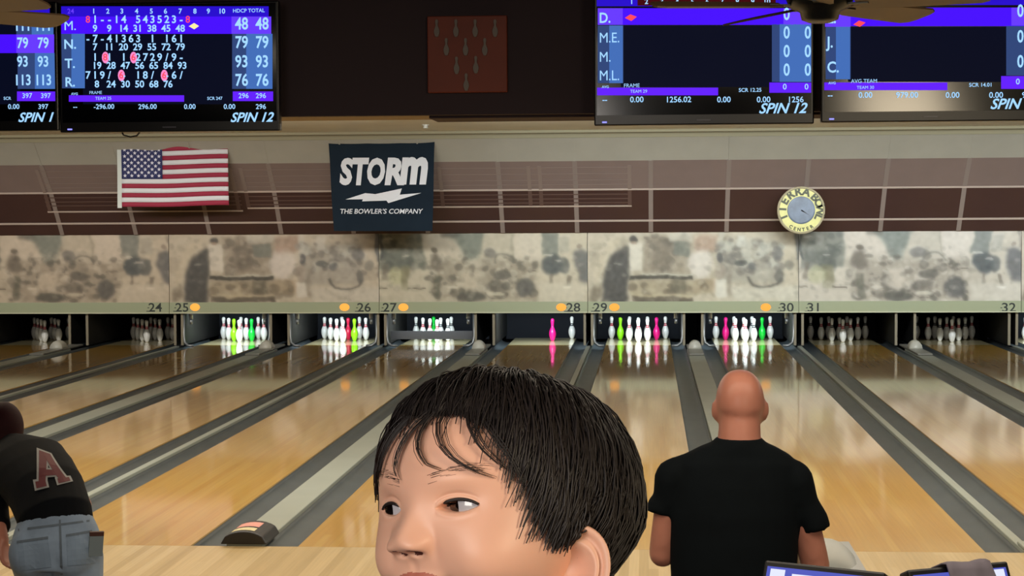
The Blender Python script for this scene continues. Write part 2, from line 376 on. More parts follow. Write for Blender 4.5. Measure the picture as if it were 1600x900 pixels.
def mural_a(seed):
    p = Paint((182, 174, 158), seed); D = (74, 73, 70); Lt = (198, 194, 184); Md = (126, 119, 105)
    p.mottle(0, 1600, 20, 530, 60, (20, 70), (150, 142, 126), (184, 178, 164), 0.5, seed)
    p.poly([(20, 530), (40, 430), (110, 380), (120, 480), (60, 530)], (105, 98, 84), 0.7)
    p.poly([(60, 300), (150, 120), (270, 60), (250, 110), (170, 200), (120, 320), (100, 430), (70, 440)], (186, 177, 158), 0.7)
    p.rect(410, 780, 60, 330, (140, 131, 116), 0.8, 40); p.mottle(420, 760, 60, 320, 40, (16, 40), (96, 90, 80), (160, 152, 138), 0.6, seed+1)
    p.rect(640, 760, 105, 200, (112, 116, 108), 0.8); p.rect(480, 620, 90, 300, (112, 104, 92), 0.6, 30)
    p.rect(600, 780, 30, 100, (190, 188, 178), 0.6, 20)
    p.ell(840, 250, 90, 110, (200, 195, 190), 0.8); p.rect(790, 960, 60, 170, (158, 134, 118), 0.7, 30)
    p.rect(780, 930, 370, 460, (166, 142, 120), 0.6, 30)
    p.poly([(300, 125), (180, 205), (140, 300), (125, 525), (300, 525), (312, 140)], D, 0.95); p.ell(235, 255, 30, 8, (150, 148, 140), 0.7)
    p.rect(312, 405, 105, 305, Lt, 0.9, 14); p.ell(350, 82, 32, 22, (66, 64, 60), 0.9); p.ell(350, 104, 24, 12, (150, 132, 114), 0.8)
    p.rect(310, 780, 338, 366, (62, 60, 52), 0.95, 8); p.rect(400, 780, 328, 337, (200, 198, 186), 0.8, 6)
    p.rect(320, 920, 370, 480, (150, 140, 118), 0.7, 20); p.mottle(330, 900, 375, 485, 26, (18, 44), (96, 88, 74), (170, 160, 138), 0.6, seed+2)
    p.rect(620, 730, 370, 470, (92, 88, 74), 0.6, 20)
    p.rect(330, 780, 488, 528, (88, 80, 68), 0.85, 12); p.rect(330, 780, 472, 486, (188, 178, 150), 0.6, 8)
    p.rect(960, 1420, 110, 400, (150, 147, 138), 0.7, 40); p.mottle(950, 1430, 90, 330, 60, (14, 42), (104, 102, 98), (182, 182, 174), 0.6, seed+3)
    p.rect(1060, 1560, 420, 530, (192, 190, 180), 0.7, 30)
    p.rect(940, 1022, 380, 490, (200, 198, 190), 0.9, 12); p.ell(975, 320, 40, 60, (156, 146, 134), 0.7); p.ell(980, 215, 22, 38, (84, 84, 86), 0.8)
    p.ell(1130, 255, 50, 22, (84, 86, 84), 0.8); p.ell(1220, 275, 34, 30, (88, 90, 92), 0.7); p.ell(1290, 320, 60, 80, (164, 160, 150), 0.8)
    p.arc(1300, 360, 110, 72, 0.16, (66, 66, 62)); p.ell(1400, 350, 26, 46, (96, 96, 92), 0.7); p.ell(1390, 190, 40, 46, (104, 104, 104), 0.7); p.ell(1470, 270, 36, 40, (112, 112, 106), 0.6)
    p.poly([(1030, 300), (1060, 300), (1060, 490), (1030, 490)], (128, 122, 112), 0.8)
    p.poly([(1110, 400), (1240, 480), (1300, 500), (1250, 500)], (120, 114, 102), 0.6)
    p.rect(1525, 1568, 25, 235, (88, 92, 94), 0.8, 10); p.rect(1535, 1555, 235, 520, (128, 124, 114), 0.7, 10)
    p.mottle(0, 1600, 60, 520, 190, (9, 26), (104, 99, 90), (200, 195, 182), 0.24, seed+8)
    p.rect(960, 1000, 30, 120, (190, 190, 184), 0.5, 14); p.rect(1100, 1160, 60, 150, (200, 202, 198), 0.5, 14)
    return p.a
def mural_b(seed):
    p = Paint((188, 182, 168), seed); D = (84, 84, 80); Lt = (196, 191, 180)
    p.mottle(0, 1600, 20, 530, 60, (20, 70), (158, 152, 138), (190, 185, 172), 0.5, seed)
    p.rect(8, 340, 30, 290, (118, 121, 112), 0.85, 20); p.mottle(10, 340, 30, 290, 36, (14, 44), (86, 90, 84), (150, 150, 142), 0.6, seed+1)
    p.rect(40, 270, 170, 300, (92, 96, 90), 0.6, 30); p.rect(10, 30, 30, 230, (70, 74, 74), 0.8); p.ell(70, 70, 34, 12, (190, 188, 180), 0.7); p.ell(220, 198, 30, 8, (190, 188, 178), 0.7)
    p.ell(140, 340, 60, 70, (172, 172, 140), 0.7); p.rect(180, 250, 270, 440, (120, 118, 92), 0.75, 20); p.rect(40, 80, 250, 370, (112, 106, 94), 0.7, 16)
    p.rect(10, 330, 400, 520, (188, 182, 168), 0.5, 40); p.rect(8, 80, 428, 436, (60, 56, 48), 0.8, 5); p.rect(240, 360, 425, 433, (60, 56, 48), 0.8, 5)
    p.poly([(350, 25), (520, 40), (610, 110), (640, 220), (360, 200)], (192, 185, 173), 0.85)
    p.poly([(480, 25), (800, 25), (760, 150), (735, 240), (650, 250), (620, 150), (590, 90)], (118, 126, 120), 0.85); p.rect(470, 600, 25, 62, (100, 96, 88), 0.5, 20)
    p.rect(780, 1000, 40, 250, (182, 177, 164), 0.8, 20); p.rect(1005, 1205, 30, 240, (198, 192, 182), 0.85, 14); p.rect(985, 1000, 40, 230, (150, 146, 134), 0.6, 8)
    p.rect(400, 1180, 230, 520, (150, 143, 130), 0.75, 60); p.mottle(380, 1180, 200, 520, 150, (10, 36), (92, 90, 82), (192, 186, 174), 0.65, seed+2)
    p.ell(432, 152, 22, 20, (96, 90, 80), 0.85); p.poly([(400, 180), (450, 175), (500, 290), (430, 300), (380, 260)], (104, 98, 88), 0.8); p.rect(420, 470, 330, 510, (98, 98, 86), 0.7, 16)
    p.ell(835, 180, 50, 36, (112, 112, 110), 0.7); p.arc(930, 250, 70, 66, 0.16, (104, 104, 98), False); p.ell(680, 370, 70, 66, (192, 184, 170), 0.8)
    p.ell(690, 488, 100, 34, (88, 87, 80), 0.85); p.ell(1090, 430, 70, 70, (88, 88, 86), 0.8); p.ell(910, 335, 64, 34, (88, 86, 80), 0.7); p.ell(870, 420, 80, 40, (104, 100, 92), 0.6)
    p.ell(870, 470, 60, 12, (200, 196, 180), 0.8); p.arc(870, 462, 80, 40, 0.12, (96, 92, 84)); p.ell(560, 425, 44, 10, (202, 198, 186), 0.8); p.rect(1100, 1180, 300, 308, (70, 66, 58), 0.7, 5)
    p.rect(1210, 1330, 25, 190, (120, 126, 122), 0.85, 14); p.rect(1340, 1420, 60, 180, (160, 160, 152), 0.6, 20); p.rect(1330, 1420, 48, 62, (196, 194, 186), 0.7, 8)
    p.ell(1290, 260, 74, 76, (78, 84, 86), 0.9); p.ell(1370, 270, 44, 60, (90, 94, 94), 0.8); p.ell(1260, 192, 34, 9, (200, 198, 190), 0.8); p.ell(1330, 236, 30, 9, (196, 194, 188), 0.7)
    p.rect(1270, 1290, 330, 400, (110, 104, 94), 0.7, 8); p.rect(1390, 1420, 340, 420, (106, 100, 90), 0.7, 8)
    p.poly([(1450, 170), (1500, 150), (1570, 190), (1570, 400), (1490, 380), (1450, 250)], (98, 100, 102), 0.85); p.ell(1495, 128, 18, 18, (140, 130, 120), 0.8); p.rect(1535, 1560, 30, 160, (126, 120, 112), 0.6, 8)
    p.mottle(0, 1600, 140, 500, 190, (9, 26), (100, 97, 90), (202, 197, 186), 0.24, seed+8)
    p.rect(1190, 1540, 400, 530, (194, 190, 178), 0.75, 30); p.ell(1400, 428, 34, 8, (214, 212, 204), 0.8)
    return p.a
def srgb_lin(a):
    a = np.clip(a/255, 0, 1); return np.where(a <= 0.04045, a/12.92, ((a+0.055)/1.055)**2.4)
M_mural = bpy.data.materials.new('mural_print'); M_mural.use_nodes = True
_nt = M_mural.node_tree; _at = _nt.nodes.new('ShaderNodeAttribute'); _at.attribute_name = 'print'
_nt.links.new(_at.outputs['Color'], _nt.nodes['Principled BSDF'].inputs['Base Color']); _nt.nodes['Principled BSDF'].inputs['Roughness'].default_value = 0.6
M_maskback = mat('mask_board', '#6d675c', 0.7)
names = {0: ('23', '24'), 1: ('25', '26'), 2: ('27', '28'), 3: ('29', '30'), 4: ('31', '32'), 5: ('33', '34')}
M_lamp = emis('indicator_orange', '#ffa848', 1.25)
num_px = {'24': 243, '25': 285, '26': 569, '27': 609, '28': 896, '29': 938, '30': 1229, '31': 1272, '32': 1576}
lamp_px = {'25': 305, '26': 538.5, '27': 630.5, '28': 877, '29': 960, '30': 1196.5}
LIGHT_TINT = {0: (0.95, 0.90, 0.84), 1: (0.98, 0.95, 0.91), 2: (0.97, 0.955, 0.90), 3: (1.0, 1.0, 0.97), 4: (1.0, 1.0, 1.0), 5: (1.0, 1.0, 1.0)}  # warmer, dimmer light towards the left put into the print colour
for i in range(6):
    X0, X1 = seam_x[i]+0.004, seam_x[i+1]-0.004
    a, b = names[i]
    lab = ('sepia crowd-photo masking panel above lanes %s and %s' if i % 2 == 0 else 'sepia photo masking panel of people at a long table above lanes %s and %s') % (NW[int(a)], NW[int(b)])
    t = thing('masking_panel', lab, 'mural panel', ((X0+X1)/2, YM, ZB), group='photo murals above the pin decks')
    Wd = X1-X0
    MB().box(-Wd/2, Wd/2, 0.012, 0.05, 0.0, ZT-ZB).build('board', M_maskback, t)
    im = mural_b(11+7*i) if i % 2 == 0 else mural_a(31+5*i)
    im = 0.45*im+0.55*blur(im, 1); _n = blur(RNG.normal(0, 1, im.shape[:2]), 1); im = np.clip(128+(im-128)*1.10+2+_n[..., None]*12, 0, 255)*np.array(LIGHT_TINT[i])
    vs = [(-Wd/2+Wd*u/(MW-1), 0.010, (ZT-ZB)-(ZT-ZR)*v/(MH-1)) for v in range(MH) for u in range(MW)]
    fs = [(v*MW+u, (v+1)*MW+u, (v+1)*MW+u+1, v*MW+u+1) for v in range(MH-1) for u in range(MW-1)]
    o = MB().add(vs, fs).build('printed_mural', M_mural, t, recalc=False)
    ca = o.data.color_attributes.new('print', 'FLOAT_COLOR', 'POINT')
    ca.data.foreach_set('color', np.concatenate([srgb_lin(im).reshape(-1, 3), np.ones((MW*MH, 1))], axis=1).ravel())
    tag(o, 'flat brown-and-white printed photograph')
    MB().box(-Wd/2, Wd/2, -0.012, 0.012, 0.0, ZR-ZB).build('bottom_rail', M_rail, t)
    MB().box(-Wd/2, Wd/2, -0.018, 0.0, -0.012, 0.008).build('rail_lip', mat('rail_lip_pale', '#b9bb9d', 0.5), t)
    for s_ in (a, b):
        if s_ in num_px:
            q = at(num_px[s_], 481, YM)-Vector(t.location)
            mb = MB(); add_text(mb, s_, q.x, -0.0135, q.z, 0.20, bold=0.012, wscale=1.15); 
            for k_ in range(3): mb.box(q.x-0.15+0.02*k_, q.x-0.10, -0.0138, -0.0134, q.z-0.06+0.055*k_, q.z-0.048+0.055*k_)
            mb.build('lane_number', M_num, t)
        if s_ in lamp_px:
            q = at(lamp_px[s_], 480, YM)-Vector(t.location)
            mb = MB(); mb.ell((q.x, -0.014, q.z), (0.082, 0.03, 0.062), 16, 8); mb.build('indicator_lamp', M_lamp, t, smooth=True)

# ------------------------------------------------------------------ lanes
def half_pipe(mb, w_, dep, y0, y1, n=10, th=0.012):
    top = []; bot = []
    for i in range(n+1):
        a = PI*i/n; x = -math.cos(a)*w_/2; z = -math.sin(a)**0.7*dep
        top.append((x, z)); bot.append((x*1.0, z-th))
    poly = top+bot[::-1]; k = len(poly)
    vs = [(p[0], y0, p[1]) for p in poly]+[(p[0], y1, p[1]) for p in poly]
    fs = [(i, (i+1) % k, k+(i+1) % k, k+i) for i in range(k)]
    mb.add(vs, fs)
M_gap = mat('lane_side_dark', '#1d1612', 0.7)
_lanemb = MB().box(-LW/2+0.004, LW/2-0.004, 0, 17.60, -0.06, -0.001, 1); _lanemb.box(-LW/2, LW/2, 0, 17.60, -0.012, 0.0, 0)
_deckmb = MB().box(-LW/2, LW/2, 17.602, 19.26, -0.06, 0.0, 0)
proto = {}
for n, x in LANE.items():
    if n < 22 or n > 33: continue
    t = thing('bowling_lane', 'glossy wooden bowling lane running under the number %s' % NW[n] if n in (24, 25, 26, 27, 28, 29, 30, 31, 32) else
              ('glossy wooden bowling lane at the far %s edge of the photo' % ('left' if n < 23 else 'right') if n in (22, 33) else 'glossy wooden bowling lane just left of lane twenty-four'), 'bowling lane', (x, 0, 0), group='bowling lanes')
    if not proto:
        proto['bed'] = _lanemb.build('lane_bed', [M_lane, M_gap], t)
        proto['deck'] = _deckmb.build('pin_deck', M_deck, t); tag(proto['deck'], 'pale pin deck at the far end of the lane')
        g = MB(); half_pipe(g, GW-0.004, 0.062, 0, 19.26); proto['gut'] = g.build('gutter', M_gut, t, smooth=True); proto['gut'].location = (-(LW+GW)/2, 0, -0.012)
        g2 = copy_obj(proto['gut'], t); g2.location = ((LW+GW)/2, 0, -0.012)
    else:
        copy_obj(proto['bed'], t); copy_obj(proto['deck'], t)
        g1 = copy_obj(proto['gut'], t); g1.location = (-(LW+GW)/2, 0, -0.012); g2 = copy_obj(proto['gut'], t); g2.location = ((LW+GW)/2, 0, -0.012)
# cappings between the lanes
M_pink = mat('sticker_pink', '#d9978c', 0.5); M_cream = mat('sticker_cream', '#d2c79c', 0.5)
def hood_dome(mb, w_, ln, h):
    rings = []
    for i in range(9):
        f = i/8; yy = -ln*0.35+ln*f; s_ = math.sqrt(max(0.0, 1-((f-0.35)/0.66)**2)); s_ = max(s_, 0.15)
        rings.append(((0, yy, 0.0), (w_/2*(0.55+0.45*s_), 0, 0), (0, 0, h*s_)))
    vs = []; n = 12
    for c, u, v in rings:
        for j in range(n+1):
            g = PI*j/n; vs.append(Vector(c)+Vector(u)*math.cos(g)+Vector(v)*math.sin(g))
    k = n+1
    fs = [(i*k+j, i*k+j+1, (i+1)*k+j+1, (i+1)*k+j) for i in range(len(rings)-1) for j in range(n)]
    fs += [tuple(range(k)), tuple((len(rings)-1)*k+j for j in range(k))]
    fs += [tuple([i*k for i in range(len(rings))]+[i*k+n for i in range(len(rings)-1, -1, -1)])]
    mb.add(vs, fs)
for k in range(-4, 3):
    xw = k*PITCHX; a = 29+2*k
    if 23 <= a <= 31:
        t = thing('ball_return_capping', 'wide pale ball-return capping strip between lanes %s and %s' % (NW[a], NW[a+1]) if a > 23 else 'wide pale ball-return capping strip left of lane twenty-four', 'lane capping', (xw, 0, 0), group='wide cappings')
        MB().box(-CW/2+0.004, CW/2-0.004, 0.0, 16.6, -0.07, 0.014).build('cap_strip', M_cap, t, bevel=0.006)
        MB().box(-CW/2+0.01, CW/2-0.01, 15.3, 17.25, 0.0141, 0.045).build('end_cover', mat('end_cover_grey', '#7c7c75', 0.4), t, bevel=0.01)
        h = MB(); hood_dome(h, 0.21, 0.42, 0.135); o = h.build('return_hood', M_hood, t, smooth=True); o.location = (0, 16.35, 0.04)
        h = MB(); h.lathe([(0.012, 0), (0.012, 0.012)], 8, cx=0, cy=-0.10, cz=0.10); 
        hb = MB(); arch = [(-0.155+0.31*i/10, 0.0+0.085*math.sin(PI*i/10)**0.42 if 0 < i < 10 else 0.0) for i in range(11)]
        hb.prism([(p[0], p[1]+0.0145) for p in arch], -0.02, 0.40, 'y')
        fh = hb.build('front_hood', M_black, t, bevel=0.008); tag(fh, 'black arched hood with two stickers at the foul line end')
        for (nm, m_, ya, yb) in (('sticker', M_cream, 0.03, 0.13), ('sticker', M_pink, 0.17, 0.33)):
            sm = MB(); vs = []
            for y_ in (ya, yb):
                for i in range(2, 8): vs.append((arch[i][0], y_, arch[i][1]+0.0165))
            sm.add(vs, [(i, i+1, i+7, i+6) for i in range(5)]); sm.build(nm, m_, fh)
    xn = k*PITCHX+PITCHX/2; b = 30+2*k
    if 22 <= b <= 32:
        t = thing('divider_capping', 'narrow pale capping strip between lanes %s and %s' % (NW[b], NW[b+1]) if b >= 24 else 'narrow pale capping strip at the far left, cut by the frame', 'lane capping', (xn, 0, 0), group='narrow cappings')
        MB().box(-CN/2+0.002, CN/2-0.002, 0.0, 17.25, -0.07, 0.014).build('cap_strip', M_cap, t, bevel=0.006)
        MB().box(-CN/2+0.001, CN/2-0.001, 0.0, 0.2, 0.014, 0.04).build('end_block', M_cap, t, bevel=0.01)

# ------------------------------------------------------------------ pinsetter bays behind the masks
M_curt = mat('pit_curtain', '#10141d', 0.85)
M_tube = emis('pin_lamp_white', '#dff2ff', 6.0)
LIT = (25, 26, 27, 28, 29, 30, 33)
for n, x in LANE.items():
    if n < 22 or n > 33: continue
    lab = 'dark pinsetter bay behind the pins of %s' % ('lane %s' % NW[n] if 24 <= n <= 32 else ('the second lane from the left' if n == 23 else ('the leftmost lane' if n == 22 else 'the rightmost lane')))
    t = thing('pinsetter', lab, 'pinsetter', (x, 17.4, -0.06))
    hw = LW/2+GW
    MB().box(-hw+0.03, hw-0.03, 2.45, 2.47, 0.0, 1.25).build('curtain', M_curt, t)
    MB().box(-hw+0.03, hw-0.03, 0.55, 2.4, 0.66, 0.90).build('shade_table', M_dark, t)  # unseen table slab added over the deck to shade the pins
    for s_ in (-1, 1):
        kb = MB().box(s_*(hw-0.025)-0.02, s_*(hw-0.025)+0.02, -0.015, 2.6, 0.075, 1.25).build('kickback', M_kick, t)
        MB().box(s_*(hw-0.025)-0.02, s_*(hw-0.025)+0.02, -0.04, -0.016, 0.075, 1.25).build('edge_strip', M_kedge, kb)
        if n in (25, 26, 27, 29, 30):
            am = MB(); xx = s_*(hw-0.15); am.tube([(xx, 0.06, 0.75), (xx, 0.05, 0.50)], 0.035, 8); am.tube([(xx, 0.05, 0.49), (xx, 0.07, 0.42)], 0.026, 8)
            am.build('sweep_arm', M_steel, t, smooth=True)
            sw = MB(); pts = [(s_*(hw-0.05), -0.02, 0.60), (s_*(hw-0.05), -0.02, 0.22), (s_*(hw-0.07), -0.05, 0.12), (s_*(hw-0.13), -0.08, 0.075), (s_*(hw-0.22), -0.09, 0.07)]
            sw.tube(pts, 0.022, 8); sw.build('gutter_end_bar', M_steel, t, smooth=True)
    if n == 27:
        MB().box(-hw+0.06, hw-0.06, 0.30, 0.33, 0.15, 0.285).build('sweep_bar', mat('sweep_bar_grey', '#3a3b3e', 0.5), t)
    if n in LIT:
        ft = MB().box(-0.5, 0.5, 0.10, 0.16, 0.72, 0.75).build('pin_lamp', M_tube, t)
        area('pin_light', (x, 17.60, 0.63), 1.1, 0.06, PIN_W, (0.80, 0.93, 1.0), (x, 19.0, 0.16))

# ------------------------------------------------------------------ pins
IN = 0.0254
PP = [(0.90, 0), (1.06, 0.15), (1.414, 0.75), (1.953, 2.25), (2.255, 3.375), (2.383, 4.5), (2.281, 5.875), (1.851, 7.25), (1.236, 8.625), (1.02, 9.2), (0.982, 9.375), (0.93, 9.7), (0.898, 10.0), (0.91, 10.4), (0.935, 10.875), (1.047, 11.75), (1.203, 12.625), (1.273, 13.5), (1.15, 14.25), (0.80, 14.75), (0.35, 14.97)]
def pin_mesh(nm, base, ring):
    b = MB(); mi = [0]*(len(PP)-1)
    for j in (8, 9, 11, 12): mi[j] = 1
    mi[10] = 0
    b.lathe([(r*IN, z*IN) for r, z in PP], 16, mi)
    me = b.mesh(nm, [base, ring], True)
    bm = bmesh.new(); bm.from_mesh(me); bmesh.ops.recalc_face_normals(bm, faces=bm.faces); bm.to_mesh(me); bm.free(); return me
P_white = mat('pin_white', '#e6e6e2', 0.25, coat=0.5); P_red = mat('pin_red_ring', '#b8283e', 0.3); P_ink = mat('pin_black_ring', '#20242e', 0.3)
P_lime = mat('pin_lime', '#8be414', 0.3); P_green = mat('pin_green', '#08c83c', 0.3); P_pink = mat('pin_magenta', '#e0117c', 0.3); P_crim = mat('pin_crimson', '#c81440', 0.3)
PM = {'r': pin_mesh('bowling_pin', P_white, P_red), 'k': pin_mesh('bowling_pin', P_white, P_ink), 'l': pin_mesh('bowling_pin', P_lime, P_lime),
      'g': pin_mesh('bowling_pin', P_green, P_green), 'm': pin_mesh('bowling_pin', P_pink, P_pink), 'c': pin_mesh('bowling_pin', P_crim, P_crim)}
WORD = {'r': 'white red-ringed bowling pin', 'k': 'white black-ringed bowling pin', 'l': 'lime-green bowling pin', 'g': 'bright green bowling pin', 'm': 'magenta bowling pin', 'c': 'crimson bowling pin'}
SPOT = {1: (0, 0, 'at the front point'), 2: (-6, 1, 'left in the second row'), 3: (6, 1, 'right in the second row'), 4: (-12, 2, 'left in the third row'), 5: (0, 2, 'middle of the third row'), 6: (12, 2, 'right in the third row'),
        7: (-18, 3, 'at the left back corner'), 8: (-6, 3, 'left of centre in the back row'), 9: (6, 3, 'right of centre in the back row'), 10: (18, 3, 'at the right back corner')}
SETS = {23: {p: 'r' for p in range(1, 11)}, 24: {p: 'r' for p in range(1, 11)}, 25: {p: 'r' for p in range(1, 11)},
        26: {p: 'r' for p in range(1, 10)}, 27: {1: 'r', 2: 'r', 3: 'k', 4: 'r', 5: 'k', 7: 'k', 8: 'g', 9: 'k'},
        28: {3: 'm', 10: 'k'}, 29: {p: 'r' for p in range(1, 11)}, 30: {p: 'r' for p in range(1, 11)},
        31: {p: 'r' for p in range(1, 11)}, 32: {p: 'r' for p in range(1, 11)}, 33: {7: 'k', 4: 'r', 8: 'r'}}
SETS[25].update({2: 'l', 3: 'g', 10: 'k'}); SETS[26].update({5: 'c', 3: 'l'}); SETS[29].update({4: 'l', 6: 'm'}); SETS[30].update({4: 'm', 6: 'g', 3: 'k', 9: 'k'})
SETS[31].update({2: 'k', 7: 'k', 10: 'k'}); SETS[32].update({7: 'k', 2: 'k', 8: 'k', 6: 'k'}); SETS[23].update({3: 'k', 10: 'k'}); SETS[24].update({10: 'k'})
for n, st in SETS.items():
    where = 'lane %s' % NW[n] if 24 <= n <= 32 else ('the leftmost pin deck' if n == 23 else 'the rightmost lane')
    for p, c in st.items():
        xo, row, wd = SPOT[p]
        o = bpy.data.objects.new('bowling_pin', PM[c]); COL.objects.link(o)
        o.location = (LANE[n]+xo*IN, HEADPIN+row*0.264, 0.0005); o.rotation_euler = (0, 0, random.uniform(0, 6))
        tag(o, '%s on %s, %s' % (WORD[c], where, wd), 'bowling pin', 'pins of %s' % where)

# ------------------------------------------------------------------ flag
YF = 16.05
def cloth_pt(x, z, amp, k, ph): return amp*math.sin(k*x+ph)+0.4*amp*math.sin(2.3*k*x+1.1*z*3+ph)
M_fred = mat('flag_red', '#9a2a42', 0.8); M_fwhite = mat('flag_white', '#dddde0', 0.8); M_fblue = mat('flag_navy', '#2b3160', 0.8); M_fhead = mat('flag_heading', '#ccd2cc', 0.8); M_fstar = mat('flag_star', '#dcdce6', 0.8)
tl, br = at(189, 229, YF), at(357, 322, YF)
FW, FH = br.x-tl.x, tl.z-br.z
ft = thing('flag', 'red, white and blue striped flag with stars hanging on the wall panels', 'flag', (tl.x, YF, br.z))
def fw(x, z):
    dz = -0.02*math.sin(x/FW*5.0+0.3)*(x/FW)
    return (x, 0.02*math.sin(x*5)+0.014*math.sin(x*9+z*3), z+dz)
def fsheet(x0, x1, z0, z1, nx, nz, dy=0.0):
    vs = []
    for j in range(nz+1):
        for i in range(nx+1):
            p = fw(x0+(x1-x0)*i/nx, z0+(z1-z0)*j/nz); vs.append((p[0], p[1]+dy, p[2]))
    k = nx+1; n0 = len(vs); vs += [(v[0], v[1]+0.004, v[2]) for v in vs]
    fs = [(j*k+i, j*k+i+1, (j+1)*k+i+1, (j+1)*k+i) for j in range(nz) for i in range(nx)]
    fs += [tuple(n0+q for q in f[::-1]) for f in fs]
    rim = [i for i in range(k)]+[j*k+nx for j in range(1, nz+1)]+[nz*k+i for i in range(nx-1, -1, -1)]+[j*k for j in range(nz-1, 0, -1)]
    fs += [(rim[q], n0+rim[q], n0+rim[(q+1) % len(rim)], rim[(q+1) % len(rim)]) for q in range(len(rim))]
    return MB().add(vs, fs)
CX, CZ = 0.385*FW, FH*6/13
for i in range(13):
    z1 = FH*(1-i/13); z0 = FH*(1-(i+1)/13); x0 = CX if i < 7 else 0.0
    fsheet(x0, FW, z0, z1, 26, 1).build('stripe', M_fred if i % 2 == 0 else M_fwhite, ft, smooth=True)
fsheet(0, CX, CZ, FH, 14, 8).build('canton', M_fblue, ft, smooth=True)
fsheet(-0.065, 0.0, -0.02, FH, 2, 4).build('heading_band', M_fhead, ft)
st = MB()
for r in range(9):
    nn = 6 if r % 2 == 0 else 5
    for c in range(nn):
        x = CX*(2*c+1+(0 if r % 2 == 0 else 1))/12; z = CZ+(FH-CZ)*(1-(r+1)/10); vs = []
        for q in range(10):
            a = PI/2+q*PI/5; rr = 0.032 if q % 2 == 0 else 0.014; p = fw(x+rr*math.cos(a), z+rr*math.sin(a)); vs.append((p[0], p[1]-0.006, p[2]))
        p = fw(x, z); vs.append((p[0], p[1]-0.006, p[2])); st.add(vs, [(q, (q+1) % 10, 10) for q in range(10)])
o = st.build('stars', M_fstar, ft); o['kind'] = 'stuff'
for xx in (0.0, FW):
    MB().tube([(xx, 0.03, FH-0.01), (xx, 0.10, FH+0.02)], 0.008, 6).build('hanging_tie', M_fhead, ft)

# ------------------------------------------------------------------ dark banner
YB = 15.98
M_ban = mat('banner_navy', '#18242f', 0.85, spec=0.15, noise=0.12, nscale=3); M_bw = mat('banner_print_white', '#d8dade', 0.7)
cTL, cTR, cBR, cBL = [at(px, py, YB) for px, py in ((513, 219), (679, 218.5), (676, 361), (521, 361))]
base = (cBL+cBR)/2
bt = thing('banner', 'dark navy cloth banner with white lettering and a lightning bolt', 'banner', (base.x, YB, base.z))
def bn(u, v):
    a = cTL.lerp(cTR, u).lerp(cBL.lerp(cBR, u), v)-Vector((base.x, YB, base.z))
    sag = -0.055*4*u*(1-u)*max(0, 1-v*1.6)
    return (a.x, 0.025*math.sin(u*9+v*2)*(0.3+v)+0.02*math.sin(v*7+u*3), a.z+sag)
def bn_px(px, py, dy):
    u = (px-516)/161.0; v = (py-219)/142.0; p = bn(u, v); return (p[0], p[1]+dy, p[2]+(0.055*4*u*(1-u)*max(0, 1-v*1.6)))
vs = [bn(i/24, j/20) for j in range(21) for i in range(25)]; n0 = len(vs); vs += [(v[0], v[1]+0.005, v[2]) for v in vs]
fs = [(j*25+i, (j+1)*25+i, (j+1)*25+i+1, j*25+i+1) for j in range(20) for i in range(24)]; fs += [tuple(n0+q for q in f[::-1]) for f in fs]
MB().add(vs, fs).build('cloth', M_ban, bt, smooth=True, recalc=False)
def banner_text(nm, s, px, py, h, wpx, shear, bold):
    v, f = text_geo(s, 1.0, shear, bold)
    x0, x1 = min(p[0] for p in v), max(p[0] for p in v); y0, y1 = min(p[1] for p in v), max(p[1] for p in v)
    vs = [bn_px(px+((p[0]-(x0+x1)/2)/(x1-x0))*wpx, py-((p[1]-(y0+y1)/2)/(y1-y0))*h, -0.012) for p in v]
    return MB().add(vs, f).build(nm, M_bw, bt)
for ch, px, wpx in (('S', 541, 22), ('T', 564, 27), ('O', 588, 28), ('R', 616, 30), ('m', 646, 44)):
    banner_text('letter', ch, px, 268 if ch != 'm' else 267, 43, wpx, 0.16, 0.05)
bolt = [(538.4, 311.6), (570.4, 301.8), (586.4, 303.4), (627.5, 294.5), (624, 304.2), (658, 301.6), (606, 317.3), (603, 313.4), (565, 314.6), (567, 311.4)]
mb = MB(); mb.add([bn_px(a, b, -0.012) for a, b in bolt], [(0, 1, 9), (1, 2, 8), (1, 8, 9), (2, 3, 4), (2, 4, 7), (2, 7, 8), (4, 5, 6), (4, 6, 7)]); mb.build('lightning_bolt', M_bw, bt)
banner_text('slogan', "THE BOWLER'S COMPANY", 595, 330, 8, 132, 0.2, 0.012)
for u_ in (0.0, 1.0):
    p = bn(u_, 0); MB().tube([p, (p[0], p[1]+0.05, p[2]+0.02)], 0.008, 6).build('hanging_tie', M_black, bt)

# ------------------------------------------------------------------ round clock on the mask ledge
q = at(1252, 328.5, 16.40); CR = 0.365
ck = thing('wall_clock', 'round pale yellow clock with curved lettering on the brown wall panels', 'clock', (q.x, 16.45, q.z))
cz = 0.0
MB().box(-0.05, 0.05, 0.05, 0.36, -0.04, 0.02).build('wall_bracket', M_black, ck)
M_cky = mat('clock_yellow', '#d4d084', 0.5, noise=0.12, nscale=9); M_ckrim = mat('clock_rim', '#b5ab8c', 0.4); M_ckface = mat('clock_face_blue', '#5f6d80', 0.4, noise=0.3, nscale=7); M_ckl = mat('clock_letters', '#3c4020', 0.5)
mb = MB(); mb.lathe([(CR, 0.05), (CR, -0.03), (CR-0.02, -0.045), (CR-0.035, -0.03)], 48, cz=cz, axis='y'); mb.build('rim', M_ckrim, ck, smooth=False)
mb = MB(); mb.lathe([(CR-0.02, -0.031), (0.21, -0.034)], 48, cz=cz, axis='y'); mb.build('ring', M_cky, ck)
mb = MB(); mb.lathe([(0.215, -0.03), (0.21, -0.044), (0.19, -0.047), (0.02, -0.047)], 40, cz=cz, axis='y'); mb.build('dial', M_ckface, ck, smooth=False)
